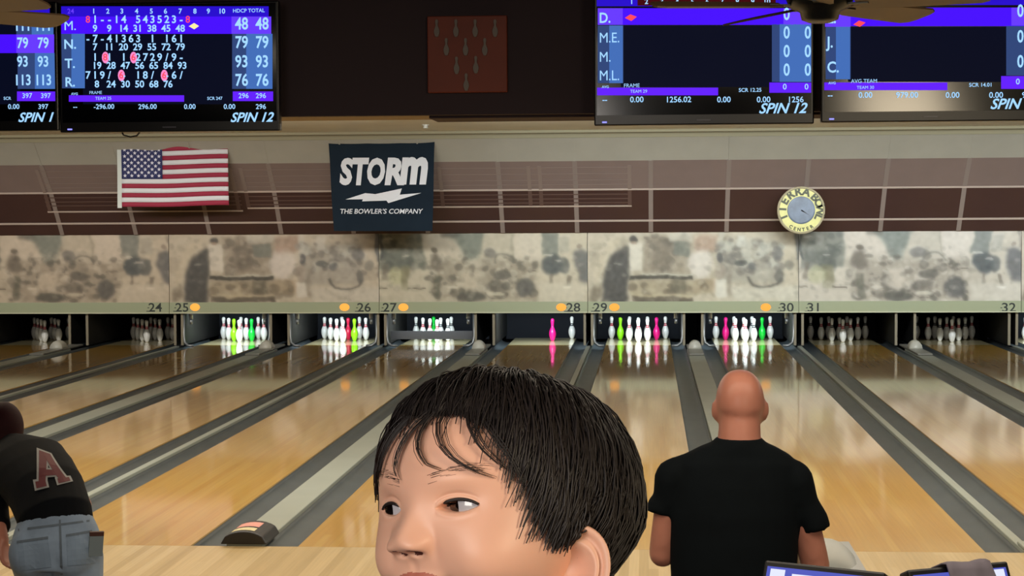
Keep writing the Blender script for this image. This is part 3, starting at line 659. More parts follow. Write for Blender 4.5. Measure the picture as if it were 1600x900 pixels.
def ring_text(s, a0, a1, r, size, flip=False):
    for i, ch in enumerate(s):
        a = math.radians(a0+(a1-a0)*i/max(1, len(s)-1)); v, f = text_geo(ch, size, 0, 0.045)
        th = -(a) if not flip else PI-a
        ex = Vector((math.cos(th), math.sin(th))); ey = Vector((-math.sin(th), math.cos(th)))
        cx_, cz_ = r*math.sin(a), r*math.cos(a)
        MB().add([(cx_+ex.x*p[0]+ey.x*p[1], -0.036, cz+cz_+ex.y*p[0]+ey.y*p[1]) for p in v], f).build('letter', M_ckl, ck)
ring_text('TIERRA', -112, 16, 0.285, 0.17); ring_text('BOWL', 46, 112, 0.285, 0.17); ring_text('CENTER', 212, 148, 0.30, 0.07, True)
for nm, L_, wd, ang in (('hour_hand', 0.10, 0.011, 118), ('minute_hand', 0.17, 0.008, 122)):
    a = math.radians(ang); d = Vector((math.sin(a), math.cos(a))); s_ = Vector((d.y, -d.x))*wd
    MB().add([(s_.x, -0.05, cz+s_.y), (-s_.x, -0.05, cz-s_.y), (d.x*L_, -0.05, cz+d.y*L_)], [(0, 1, 2)]).build(nm, M_black, ck)

# ------------------------------------------------------------------ pin indicator board on the soffit
q0, q1 = at(668, 26, YS-0.02), at(793, 144, YS-0.02)
W_, H_ = q1.x-q0.x, q0.z-q1.z
pb = thing('pin_indicator_board', 'square brown board with ten small grey pin emblems on the black bulkhead', 'sign', ((q0.x+q1.x)/2, YS, q1.z))
MB().box(-W_/2, W_/2, -0.035, 0.0, 0, H_).build('board', mat('board_brown', '#7a3018', 0.6, noise=0.15, nscale=5), pb, bevel=0.004)
sil = [(r*IN, z*IN) for r, z in PP]; poly = [(r, z) for r, z in sil]+[(-r, z) for r, z in sil[::-1]]
k_ = 0.062/0.381*1.25; pm = MB().prism([(x*k_, z*k_) for x, z in poly], -0.046, -0.0352, 'y').mesh('pin_emblem', mat('emblem_grey', '#6f645a', 0.5))
for (px, py) in [(683, 47), (713, 47), (743, 47), (774, 47), (698, 76), (728, 76), (758, 76), (714, 105), (744, 104), (729, 131)]:
    o = bpy.data.objects.new('pin_emblem', pm); COL.objects.link(o); o.parent = pb
    p = at(px, py+11, YS-0.03); o.location = (p.x-(q0.x+q1.x)/2, 0, p.z-q1.z)

# ------------------------------------------------------------------ score monitors
YTV = -3.62; S_TV = 356.0
E_txt = emis('screen_text', '#9fd2ff', 1.15); E_vio = emis('screen_violet', '#4a10ff', 1.0); E_vio2 = emis('screen_violet_light', '#6a3cff', 1.0); E_vio3 = emis('screen_purple', '#6622ff', 1.0)
E_col = emis('screen_blue', '#4a78c8', 0.85); E_col2 = emis('screen_steel', '#3c5590', 0.7); E_red = emis('screen_red', '#ff4a58', 1.1); E_pink = emis('screen_pink', '#ff8ed0', 1.0); E_yel = emis('screen_gold', '#ffe9a0', 1.1); E_hdr = emis('screen_header', '#2c10d8', 0.9); E_dred = emis('screen_maroon', '#4a0610', 0.8)
E_dim = emis('screen_dark_blue', '#060a1e', 1.0); E_led = emis('status_led', '#8080ff', 2.0)
SCR = [E_txt, E_vio, E_vio2, E_vio3, E_col, E_col2, E_red, E_pink, E_yel, E_hdr, E_dred, E_dim]
TX, VI, VI2, VI3, CO, CO2, RE, PK, YE, HD, DR, DM = range(12)
M_scr = mat('screen_glass', '#04060c', 0.12, spec=0.5)
M_bez = mat('monitor_black', '#08080c', 0.3)
def monitor(pxl, pxr, pyt, pyb, label):
    a, b = at(pxl, pyb, YTV), at(pxr, pyb, YTV); zb = (a.z+b.z)/2; cx = (a.x+b.x)/2; Wm = b.x-a.x; zt_ = zb+0.575
    t = thing('score_monitor', label, 'monitor', (cx, YTV, zb), group='overhead score monitors')
    MB().box(-Wm/2, Wm/2, 0.0, 0.05, 0, 0.575).build('casing', M_bez, t, bevel=0.006)
    MB().box(-Wm/2+0.012, Wm/2-0.012, -0.002, 0.0, 0.045, 0.565).build('screen', M_scr, t)
    MB().box(-0.2, 0.2, 0.05, YS-YTV, 0.15, 0.42).build('wall_mount', M_black, t)
    MB().box(-Wm/2+0.035, -Wm/2+0.055, -0.004, 0.0, 0.012, 0.018).build('status_led', E_led, t)
    MB().box(-0.03, 0.03, -0.004, 0.0, 0.018, 0.024).build('maker_badge', mat('badge_grey', '#555560', 0.3), t)
    pic = MB()
    def loc(px, py):   # frame position -> local x, z (allowing for the slight camera roll)
        p = at(px, py, YTV); return p.x-cx, p.z-zb
    def rect(x0, x1, y0, y1, mi, ly=1):
        q = [loc(x0, y0), loc(x1, y0), loc(x1, y1), loc(x0, y1)]; q = [(max(-Wm/2+0.013, min(Wm/2-0.013, x)), min(0.563, z)) for x, z in q]
        pic.add([(x, -0.0028-0.0006*ly, z) for x, z in q], [(0, 3, 2, 1)], mi)
    def txt(s, px, py, hpx, mi=TX, ax='CENTER', shear=0.0, bold=0.012, ws=1.0, ly=3):
        x, z = loc(px, py)
        if z+hpx*0.5/S_TV > 0.563: return
        add_text(pic, s, x, -0.0036-0.0006*ly, z, hpx*1.38/S_TV, mi, shear, 0.0 if 'M' in s else bold, ax, ws)
    return t, pic, rect, txt, loc
def finish(t, pic):
    o = pic.build('picture', SCR, t, recalc=False); tag(o, 'lit blue and violet score display')
# right monitor of the left pair
t, pic, rect, txt, loc = monitor(94, 437, 6, 206, 'score monitor full of numbers, right one of the left overhead pair')
rect(96, 420, 10, 26, HD, 1); rect(96, 424, 26, 53, VI, 1); rect(96, 132, 53, 138, CO2, 1); rect(112, 133, 53, 138, CO, 2); rect(362, 424, 26, 53, VI2, 2); rect(363, 426, 53, 139, CO2, 1); rect(385, 426, 53, 139, CO, 2); rect(130, 366, 53, 163, DM, 0)
for i, px in enumerate((147, 169, 191, 214, 237, 259, 282, 305, 326, 347)): txt(str(i+1), px, 18, 8, TX, bold=0.02)
txt('24', 111, 18, 8, VI2); txt('HDCP TOTAL', 389, 17, 6, TX, bold=0.01)
def frames(y, s, x0=138, dx=11.2):
    for i, ch in enumerate(s):
        if ch != ' ': txt(ch, x0+dx*i, y, 12, TX, bold=0.02)
frames(31, ' 1--14 543523-'); frames(61, '-7-41363 1 161'); frames(90, ' 1 1 1 2729/9-'); frames(118, '719/ - 18/ -6/')
for px, py, ch in ((138, 31, '8'), (294, 31, '8'), (165, 90, '8'), (209, 90, '6'), (190, 118, '6'), (257, 118, '6')):
    x, z = loc(px, py); pic.add([(x+0.016*math.cos(2*PI*k/12), -0.0032, z+0.026*math.sin(2*PI*k/12)) for k in range(12)], [tuple(range(12))], PK); txt(ch, px, py, 11, RE, ly=4)
for y, row in ((45, (9, 9, 14, 31, 38, 45, 48)), (74, (7, 11, 20, 29, 55, 72, 79)), (103, (19, 28, 47, 56, 65, 84, 93)), (132, (8, 24, 30, 50, 68, 76))):
    for i, v in enumerate(row): txt(str(v), 149+22.2*i+(3 if y > 80 else 0), y, 11, TX, bold=0.02)
for y, ch, tot in ((41, 'M.', '48'), (70, 'N.', '79'), (100, 'T.', '93'), (129, 'R.', '76')):
    txt(ch, 110, y, 15, TX, bold=0.02)
    for px in (378, 410): txt(tot, px, y-3, 19, TX, bold=0.02, ws=0.8)
x, z = loc(303, 41); pic.add([(x-0.022, -0.004, z), (x+0.002, -0.004, z+0.014), (x+0.024, -0.004, z), (x+0.002, -0.004, z-0.014)], [(0, 3, 2, 1)], YE)
rect(108, 288, 149, 159, VI3, 1); txt('AVG', 117, 147, 4); txt('FRAME', 150, 145, 5); txt('TEAM 25', 162, 154, 5)
rect(364, 427, 143, 158, VI3, 1); txt('296', 381, 150, 8); txt('296', 408, 150, 8); txt('SCR 247', 336, 154, 5)
for px, s_ in ((118, '--'), (163, '-296.00'), (231, '296.00'), (297, '0.00'), (359, '0.00'), (408, '296')): txt(s_, px, 167, 8)
txt('SPIN 12', 393, 184, 15, TX, shear=0.35, bold=0.02, ws=1.0)
finish(t, pic)
# left monitor of the left pair (cut by the frame)
t, pic, rect, txt, loc = monitor(-253, 92, 6, 206, 'score monitor cut off by the left edge of the frame')
rect(-250, 78, 10, 22, HD, 1); rect(-250, 84, 54, 83, VI, 1); rect(26, 82, 26, 54, CO2, 1); rect(50, 84, 26, 54, CO, 2); rect(26, 85, 54, 83, VI2, 2); rect(28, 88, 83, 139, CO2, 1); rect(55, 88, 83, 139, CO, 2); rect(-250, 32, 26, 163, DM, 0)
for y, s_ in ((41, '111'), (68, '79'), (97, '93'), (126, '113')):
    for px in (36, 68): txt(s_, px, y, 17, TX, bold=0.02, ws=0.8)
rect(27, 91, 143, 158, VI3, 1); txt('397', 43, 150, 8); txt('397', 72, 150, 8)
for px, s_ in ((12, 'SCR'), ): txt(s_, px, 154, 5)
for px, s_ in ((22, '0.00'), (68, '397')): txt(s_, px, 167, 8)
rect(-230, -60, 149, 159, VI3, 1)
txt('SPIN 1', 56, 184, 15, TX, shear=0.35, bold=0.02)
for y in (41, 68, 97, 126):
    for i in range(9): txt(str((i*7+y) % 90+5), -200+22*i, y, 11)
finish(t, pic)
# left monitor of the right pair
t, pic, rect, txt, loc = monitor(928.5, 1272, -8, 195, 'score monitor with initials and zeros, left one of the right overhead pair')
rect(932, 1266, -3, 10, HD, 1); rect(996, 1212, -3, 9, DR, 2); rect(934, 1268, 13, 39, VI, 1); rect(934, 973, 13, 39, VI2, 2); rect(934, 974, 40, 130, CO2, 1); rect(952, 973, 40, 130, CO, 2); rect(1206, 1269, 38, 128, CO2, 1); rect(1218, 1269, 38, 128, CO, 2); rect(1224, 1269, 13, 39, VI2, 2); rect(970, 1212, 40, 136, DM, 0)
for i, px in enumerate((987, 1010, 1034, 1058, 1082, 1105, 1128, 1152, 1176, 1198)): txt(str(i+1), px, 3, 8, TX, bold=0.02)
for y, s_ in ((29, 'D.'), (60, 'M.E.'), (90, 'M.'), (119, 'M.L.')): txt(s_, 936, y, 16, TX, 'LEFT', bold=0.02, ws=0.85)
for y in (23, 52, 81, 110):
    for px in (1229, 1262): txt('0', px, y, 19, TX, bold=0.02, ws=0.75)
x, z = loc(985, 28); pic.add([(x-0.024, -0.004, z), (x, -0.004, z+0.015), (x+0.028, -0.004, z+0.004), (x+0.004, -0.004, z-0.014)], [(0, 3, 2, 1)], RE)
rect(933, 1122, 137, 149, VI3, 1); txt('AVG', 946, 136, 4); txt('FRAME', 987, 134, 6); txt('TEAM 29', 998, 143, 5)
rect(1202, 1268, 129, 145, VI3, 1); txt('0', 1226, 136, 9); txt('0', 1260, 136, 9); txt('SCR 12.25', 1172, 141, 6)
for px, s_ in ((945, '--'), (995, '0.00'), (1060, '1256.02'), (1131, '0.00'), (1193, '0.00'), (1243, '1256')): txt(s_, px, 156, 9)
txt('SPIN 12', 1222, 170, 16, TX, shear=0.35, bold=0.02)
finish(t, pic)
# right monitor of the right pair
t, pic, rect, txt, loc = monitor(1283, 1626, -10, 190, 'score monitor at the right edge of the frame, behind the fan blade')
rect(1287, 1620, -6, 8, HD, 1); rect(1289, 1622, 12, 41, VI, 1); rect(1289, 1329, 12, 42, VI2, 2); rect(1290, 1329, 42, 124, CO2, 1); rect(1306, 1328, 42, 124, CO, 2); rect(1572, 1622, 40, 118, CO2, 1); rect(1580, 1622, 12, 40, VI2, 2); rect(1325, 1578, 42, 128, DM, 0)
for y, s_ in ((29, 'L.'), (67, 'J.'), (106, 'C.')): txt(s_, 1292, y, 17, TX, 'LEFT', bold=0.02, ws=0.85)
for y in (18, 58, 97):
    for px in (1594, 1613): txt('0', px, y, 19, TX, bold=0.02, ws=0.75)
x, z = loc(1342, 37); pic.add([(x-0.024, -0.004, z-0.004), (x, -0.004, z+0.013), (x+0.028, -0.004, z+0.004), (x+0.004, -0.004, z-0.014)], [(0, 3, 2, 1)], RE)
rect(1286, 1480, 129, 141, VI3, 1); txt('AVG', 1300, 130, 4); txt('AVG TEAM', 1350, 127, 6); txt('TEAM 30', 1352, 137, 5)
rect(1564, 1620, 119, 139, VI3, 1); txt('0', 1590, 128, 9); txt('SCR 14.01', 1532, 133, 6)
for px, s_ in ((1297, '--'), (1352, '0.00'), (1417, '979.00'), (1488, '0.00'), (1556, '0.00'), (1606, '979')): txt(s_, px, 149, 9)
txt('SPIN 12', 1584, 163, 16, TX, shear=0.35, bold=0.02)
finish(t, pic)
# cable looping under the left pair
p = [at(px, py, YTV+0.03) for px, py in ((188, 202), (193, 211), (204, 214), (214, 212), (222, 202))]
cb = MB().tube(p, 0.004, 6).build('loose_cable', M_black, smooth=True); tag(cb, 'thin black cable looping below the number-filled score monitor', 'cable')
# small sprinkler on the lane ceiling
q = at(665, 192, 13.2)
sp = thing('ceiling_sprinkler', 'small pale sprinkler head on the beige ceiling right of the dark banner', 'sprinkler', (q.x, 13.2, 3.385))
MB().lathe([(0.05, -0.012), (0.05, 0.0)], 12).build('plate', M_hood, sp); MB().lathe([(0.035, -0.05), (0.03, -0.012)], 10).build('head', M_hood, sp)

# ------------------------------------------------------------------ ceiling fans
M_blade = mat('fan_blade_brown', '#6b5238', 0.5, noise=0.15, nscale=4); M_fan = mat('fan_black', '#121413', 0.35)
def fan(px, py, Y, rot, label, R=0.55):
    c = at(px, py, Y)
    t = thing('ceiling_fan', label, 'ceiling fan', (c.x, Y, 3.4))
    h = c.z-3.4
    MB().lathe([(0.012, h+0.06), (0.014, -0.02)], 10).build('downrod', M_fan, t, smooth=True)
    MB().lathe([(0.05, -0.05), (0.07, 0.0)], 16).build('canopy', M_fan, t, smooth=True)
    MB().lathe([(0.035, h-0.045), (0.06, h-0.035), (0.066, h-0.01), (0.10, h+0.005), (0.115, h+0.04), (0.10, h+0.075), (0.03, h+0.09)], 24).build('motor', M_fan, t, smooth=True)
    for k in range(5):
        a = rot+2*PI*k/5; b = MB(); xs_ = [0.13, 0.18, 0.30, 0.45, R-0.04, R-0.01, R]; ws_ = [0.04, 0.055, 0.062, 0.068, 0.070, 0.055, 0.03]
        vs = []
        for x, w_ in zip(xs_, ws_):
            for sgn in (-1, 1):
                for zz in (-0.003, 0.003): vs.append((x, sgn*w_, zz-sgn*w_*0.24))
        fs = []
        for i in range(len(xs_)-1):
            o_ = 4*i; n_ = 4*(i+1); fs += [(o_, n_, n_+2, o_+2), (o_+1, o_+3, n_+3, n_+1), (o_, o_+1, n_+1, n_), (o_+2, n_+2, n_+3, o_+3)]
        fs += [(0, 2, 3, 1), (4*len(xs_)-4, 4*len(xs_)-3, 4*len(xs_)-1, 4*len(xs_)-2)]
        b.add(vs, fs); o = b.build('fan_blade', M_blade, t); o.location = (0, 0, h+0.012); o.rotation_euler = (0, 0, a)
        i_ = MB().box(0.07, 0.17, -0.014, 0.014, -0.004, 0.002).build('blade_iron', M_fan, o)
fan(1281, 14, -5.48, math.radians(-27), 'dark ceiling fan with brown blades in front of the right pair of monitors', R=0.56)
fan(-128, 22, -5.48, math.radians(-24), 'ceiling fan at the left edge, its brown blade tip crossing the left monitors', R=0.56)

# ------------------------------------------------------------------ people: helpers
def fuse(mb, name, mats, parent, voxel=0.012, smooth_it=4):
    """one continuous surface out of overlapping lofts"""
    me = mb.mesh('tmp', mats, True)
    bm = bmesh.new(); bm.from_mesh(me); bmesh.ops.recalc_face_normals(bm, faces=bm.faces); bm.to_mesh(me); bm.free()
    o = bpy.data.objects.new('tmp', me); COL.objects.link(o)
    r = o.modifiers.new('r', 'REMESH'); r.mode = 'VOXEL'; r.voxel_size = voxel; r.use_smooth_shade = True
    if smooth_it:
        s = o.modifiers.new('s', 'SMOOTH'); s.factor = 0.5; s.iterations = smooth_it
    dg = bpy.context.evaluated_depsgraph_get(); dg.update()
    nm = bpy.data.meshes.new_from_object(o.evaluated_get(dg), depsgraph=dg)
    bpy.data.objects.remove(o); bpy.data.meshes.remove(me)
    nm.name = name
    while len(nm.materials) < len(mats if isinstance(mats, (list, tuple)) else [mats]): nm.materials.append(None)
    for i, m_ in enumerate(mats if isinstance(mats, (list, tuple)) else [mats]): nm.materials[i] = m_
    nm.polygons.foreach_set('use_smooth', [True]*len(nm.polygons))
    n = bpy.data.objects.new(name, nm); COL.objects.link(n)
    if parent is not None: n.parent = parent
    return n
def limb(mb, pts, rad, n=14, flat=1.0, up=None):
    """tapering limb through joints with extra rounded samples"""
    P = [Vector(p) for p in pts]; out = []; rr = []
    for i in range(len(P)-1):
        for t in (0, 0.25, 0.5, 0.75):
            out.append(P[i].lerp(P[i+1], t)); rr.append(rad[i]+(rad[i+1]-rad[i])*t)
    out.append(P[-1]); rr.append(rad[-1])
    mb.tube(out, rr, n, 0, flat, up)
    for p, r_ in zip(P, rad): mb.ell(p, (r_*0.98,)*3, 12, 8)
def hand(mb, wrist, d, side, size=1.0, curl=0.5):
    """palm, four unequal bent fingers and a thumb; d = pointing direction, side = thumb side"""
    d = Vector(d).normalized(); s = (Vector(side)-d*Vector(side).dot(d)).normalized(); n = d.cross(s)
    w_ = Vector(wrist); k = size
    mb.loft([(w_, s*0.026*k, n*0.020*k), (w_+d*0.03*k, s*0.036*k, n*0.017*k), (w_+d*0.075*k, s*0.041*k, n*0.014*k), (w_+d*0.09*k, s*0.036*k, n*0.011*k)], 14)
    for i, (o_, L_) in enumerate(((0.029, 0.072), (0.010, 0.082), (-0.010, 0.076), (-0.029, 0.060))):
        p = w_+d*0.082*k+s*o_*k; pts = [p]; a = 0
        for f in (0.45, 0.32, 0.23):
            a += curl*0.75; p = p+(d*math.cos(a)+n*math.sin(a))*L_*f*k; pts.append(p)
        mb.tube(pts, [0.0095*k, 0.009*k, 0.008*k, 0.0065*k], 8)
    p = w_+d*0.025*k+s*0.034*k; q = p+(d*0.7+s*0.6+n*0.2).normalized()*0.035*k; r_ = q+(d*0.95+s*0.15+n*0.3).normalized()*0.03*k
    mb.tube([p-s*0.01*k, q, r_], [0.013*k, 0.0105*k, 0.008*k], 8)
def sss(name, col, rough=0.5, w_=0.12, noise=0.06, nscale=20):
    m = mat(name, col, rough, spec=0.35, noise=noise, nscale=nscale); b = m.node_tree.nodes['Principled BSDF']
    b.inputs['Subsurface Weight'].default_value = w_; b.inputs['Subsurface Radius'].default_value = (1.0, 0.4, 0.25); b.inputs['Subsurface Scale'].default_value = 0.006
    return m

# ------------------------------------------------------------------ the child
M_cskin = sss('child_skin', '#e6b298', 0.40)
M_chair = mat('child_hair', '#272120', 0.5, spec=0.5)
M_nost = mat('nostril_dark', '#5a2a20', 0.7); M_lash = mat('lash_dark', '#1c1210', 0.6); M_white = mat('eye_white', '#b4b2b8', 0.15, coat=1.0); M_iris = mat('iris_dark', '#0c0605', 0.1, coat=1.0); M_lip = sss('child_lip', '#b8705f', 0.4)
HD_D = 1.077; HYAW = math.radians(38.0); HPIT = math.radians(6.0); HROL = math.radians(8.4)
_d = RGT*((768-800)/FPX)+UPV*((450-782)/FPX)+FWD
HO = CAM+_d*HD_D
fy = (-FWD*math.cos(HYAW)-RGT*math.sin(HYAW)); fz = UPV.copy()
fy, fz = (fy*math.cos(HPIT)+fz*math.sin(HPIT)), (fz*math.cos(HPIT)-fy*math.sin(HPIT))
fx = fy.cross(fz)
_Q = Matrix.Rotation(-HROL, 3, FWD); fx, fy, fz = _Q @ fx, _Q @ fy, _Q @ fz   # head tilted to one side
HR = np.array([list(fx), list(fy), list(fz)])        # rows: head axes in world
child = thing('person', 'dark-haired toddler close to the camera, face turned left', 'person', (HO.x, HO.y+0.02, 1.262))
CH0 = np.array(child.location)
def to_world(p_mm): return np.asarray(p_mm)*0.001 @ HR + np.array(HO) - CH0
EYX, EYZ = 25.4, 0.0
def head_base(d):
    x, y, z = d[..., 0], d[..., 1], d[..., 2]
    ay = np.where(y > 0, 69.0, 114.0); az = np.where(z > 0, 70.5, 84.0)
    ax = np.where(z > 0, 64.0, 64.0-4.0*np.clip(-z*1.4-0.3, 0, 1))
    e = 2.08
    r = (np.abs(x/ax)**e+np.abs(y/ay)**e+np.abs(z/az)**e)**(-1/e)
    back = np.clip(-z-0.25, 0, 1)*np.clip(-y+0.15, 0, 1)
    return r*(1-0.30*back)
NX = 5.0
BUMPS = [(NX, -70, 9, 15, 12), (0, 38, 3.5, 42, 26), (1, -4, 1.5, 7, 12), (NX, -16.0, 10.5, 9.5, 8.5), (NX*0.6, -8, 3, 7, 8), (NX, -38, 3.5, 20, 10),
         (NX, -36.6, 3.0, 13, 2.6), (NX, -40.5, -3.2, 16, 1.5), (NX, -45.0, 3.4, 12, 3.4), (NX, -53, -3, 14, 4), (NX, -30, -1.0, 2.5, 5)]
for s_ in (-1, 1):
    BUMPS += [(s_*36, -30, 9.5, 19, 18), (NX+s_*9.0, -18.0, 6.2, 6.0, 5.4), (NX+s_*5.2, -22.6, -7.5, 3.4, 2.1), (s_*EYX, 3, -4.5, 13, 8.5), (s_*24, 15, 1.6, 16, 6), (NX+s_*16, -20, -1.6, 3, 7), (NX+s_*20, -40.5, -1.5, 4, 5)]
def head_r(d):
    r = head_base(d); x, y, z = d[..., 0]*r, d[..., 1]*r, d[..., 2]*r
    g = np.clip(y/25.0, 0, 1); g = g*g*(3-2*g); h = np.zeros_like(r)
    for (bx, bz, a, sx, sz) in BUMPS: h = h+a*np.exp(-((x-bx)/sx)**2-((z-bz)/sz)**2)
    for s_ in (-1, 1):     # almond opening for the eye, with a lid fold above it
        u = (x-s_*EYX); q = np.clip(1-(u/12.0)**2, 0, 1); up = 4.3*q**0.8; dn = -3.0*q
        ins = np.clip((up-(z-EYZ))/0.8, 0, 1)*np.clip(((z-EYZ)-dn)/0.8, 0, 1)*(np.abs(u) < 12.0)
        h = h-9.0*ins
        h = h+1.1*np.exp(-((z-EYZ-up-1.6)/1.3)**2)*(q > 0)*np.sqrt(q)-0.7*np.exp(-((z-EYZ-up-4.0)/0.9)**2)*np.sqrt(q)
        h = h+0.8*np.exp(-((z-EYZ-dn+1.8)/1.6)**2)*np.sqrt(q)
    return r+h*g
def hair_e(ph):          # lowest scalp elevation for azimuth (0 = face, degrees, |ph|)
    near = np.interp(np.abs(ph), [0, 25, 45, 60, 70, 79, 90, 100, 112, 140, 180], [50, 49, 46, 33, 2, -21, -16, -2, -26, -52, -58])
    far = np.interp(np.abs(ph), [0, 25, 45, 60, 72, 80, 92, 100, 112, 140, 180], [50, 50, 47, 43, 36, 18, -10, -2, -30, -52, -58])
    return np.where(np.asarray(ph) > 0, far, near)
# grid: dense over the face
pa = np.concatenate([np.linspace(-80, 80, 231), np.linspace(82.5, 277.5, 79)])*PI/180
ta = np.concatenate([np.linspace(0.001, 1.05, 56)[:-1], np.linspace(1.05, 2.45, 200)[:-1], np.linspace(2.45, PI-0.001, 26)])
PH, TH = np.meshgrid(pa, ta)
Dg = np.stack([np.sin(TH)*np.sin(PH), np.sin(TH)*np.cos(PH), np.cos(TH)], -1)
Rg = head_r(Dg); Pg = Dg*Rg[..., None]
nv_, nu_ = PH.shape
AZ = np.degrees(np.arctan2(Dg[..., 0], Dg[..., 1])); EL = np.degrees(np.arcsin(Dg[..., 2]))
SCALP = EL > hair_e(AZ)
idx = np.arange(nv_*nu_).reshape(nv_, nu_)
quads = np.stack([idx[:-1], idx[1:], np.roll(idx, -1, 1)[1:], np.roll(idx, -1, 1)[:-1]], -1).reshape(-1, 4)
b = MB(); b.add(to_world(Pg.reshape(-1, 3)).tolist(), quads.tolist(), 0)
qs = SCALP.ravel()[quads].all(1); zq = Pg.reshape(-1, 3)[quads].mean(1)
lips = (np.abs(zq[:, 2]+40.5) < 5.2*np.sqrt(np.clip(1-((zq[:, 0]-5)/17.0)**2, 0, 1))) & (zq[:, 1] > 30)
nost = (zq[:, 1] > 40) & ((((np.abs(zq[:, 0]-NX)-5.4)/3.0)**2+((zq[:, 2]+24.0)/2.0)**2) < 1)
b.m = [1 if a else (2 if l else (3 if q_ else 0)) for a, l, q_ in zip(qs, lips, nost)]
# ears
def ear(b, s_):
    c = np.array([s_*57.0, 3.0, -43.0]); n_ = np.array([s_*0.86, 0.50, 0.05]); n_ /= np.linalg.norm(n_)
    v_ = np.array([0, -0.16, 1.0]); v_ -= n_*v_.dot(n_); v_ /= np.linalg.norm(v_); u_ = np.cross(v_, n_)*(1 if s_ > 0 else -1)
    if u_[1] > 0: u_ = -u_            # u towards the back of the head
    rs = [0.02, 0.2, 0.34, 0.44, 0.54, 0.64, 0.74, 0.84, 0.92, 0.98, 1.0, 0.96, 0.8, 0.55]; K = 40; vs = []
    for i, r in enumerate(rs):
        for j in range(K):
            a = 2*PI*j/K; cu, cv = math.cos(a), math.sin(a)
            wu = 17.0*(1+0.18*cv) if cu > 0 else 14.0*(1+0.1*cv); wv = 27.0 if cv > 0 else 25.0
            bk = 0.5+0.5*cu; hl = np.clip(0.35+0.9*bk+0.5*max(cv, 0), 0, 1)*np.clip(1.6+cv*1.4, 0.3, 1)
            hh = -10.0*math.exp(-(r/0.46)**4)+4.8*math.exp(-((r-0.60)/0.10)**2)*bk*(1 if cv > -0.7 else 0.4)+6.0*math.exp(-((r-0.93)/0.09)**2)*hl-1.5*math.exp(-((r-0.78)/0.07)**2)*hl
            base = 6.0+9.0*cu*r
            if i >= 11: hh = [-2.5, -8.0, -16.0][i-11]
            p = c+u_*cu*r*wu+v_*cv*r*wv+n_*(hh+base); vs.append(p)
    o = len(b.v); b.v += [tuple(p) for p in to_world(np.array(vs))]
    for i in range(len(rs)-1):
        for j in range(K): b.f.append((o+i*K+j, o+i*K+(j+1) % K, o+(i+1)*K+(j+1) % K, o+(i+1)*K+j)); b.m.append(0)
    b.f.append(tuple(o+j for j in range(K))); b.m.append(0)
for s_ in (-1, 1): ear(b, s_)
# neck, trunk, arms and legs below the frame (standing on the concourse)
bb = MB(); CO_ = Vector(child.location)
cw = lambda x, y, z: HO+fx*x+fy*y+Vector((0, 0, z))-CO_
limb(bb, [cw(0, -0.025, -0.05), cw(0, -0.03, -0.10), cw(0, -0.03, -0.13)], [0.043, 0.042, 0.05])
bb.loft([(cw(0, -0.03, -0.12), fx*0.05, fy*0.045), (cw(0, -0.03, -0.145), fx*0.10, fy*0.055), (cw(0, -0.03, -0.20), fx*0.105, fy*0.065), (cw(0, -0.02, -0.32), fx*0.10, fy*0.075), (cw(0, -0.02, -0.42), fx*0.10, fy*0.07)], 20)
zf = 1.262-HO.z
for s_ in (-1, 1):
    limb(bb, [cw(s_*0.10, -0.03, -0.155), cw(s_*0.14, -0.03, -0.27), cw(s_*0.13, 0.03, -0.37)], [0.034, 0.029, 0.021])
    hand(bb, cw(s_*0.13, 0.03, -0.37), fy*0.6-Vector((0, 0, 0.8)), fx*(-s_), 0.58, 0.5)
    limb(bb, [cw(s_*0.05, -0.02, -0.42), cw(s_*0.055, -0.015, -0.60), cw(s_*0.055, -0.02, zf+0.05)], [0.055, 0.042, 0.032])
    bb.ell(cw(s_*0.055, 0.012, zf+0.025), (0.032, 0.055, 0.025), 12, 8, R=Matrix((fx, fy, Vector((0, 0, 1)))).transposed().to_3x3())
body = b.build('body', [M_cskin, M_chair, M_lip, M_nost], child, smooth=True)
low = fuse(bb, 'body_low', M_cskin, child, 0.009, 3)
bm = bmesh.new(); bm.from_mesh(body.data); bm.from_mesh(low.data); bm.to_mesh(body.data); bm.free(); bpy.data.objects.remove(low)
sb = MB()
sb.loft([(cw(0, -0.03, -0.112), fx*0.054, fy*0.05), (cw(0, -0.03, -0.14), fx*0.105, fy*0.062), (cw(0, -0.03, -0.20), fx*0.112, fy*0.072), (cw(0, -0.02, -0.32), fx*0.108, fy*0.083), (cw(0, -0.02, -0.43), fx*0.112, fy*0.082)], 20)
for s_ in (-1, 1): limb(sb, [cw(s_*0.095, -0.03, -0.155), cw(s_*0.135, -0.03, -0.26)], [0.042, 0.040])
fuse(sb, 'shirt', mat('child_shirt', '#5a6270', 0.8, noise=0.1), child, 0.01, 3)
sb = MB()
sb.loft([(cw(0, -0.02, -0.40), fx*0.105, fy*0.078), (cw(0, -0.02, -0.47), fx*0.112, fy*0.085)], 16)
for s_ in (-1, 1): limb(sb, [cw(s_*0.052, -0.02, -0.44), cw(s_*0.056, -0.015, -0.60), cw(s_*0.056, -0.02, zf+0.06)], [0.064, 0.054, 0.046])
fuse(sb, 'trousers', mat('child_trousers', '#2d3340', 0.85, noise=0.1), child, 0.01, 3)
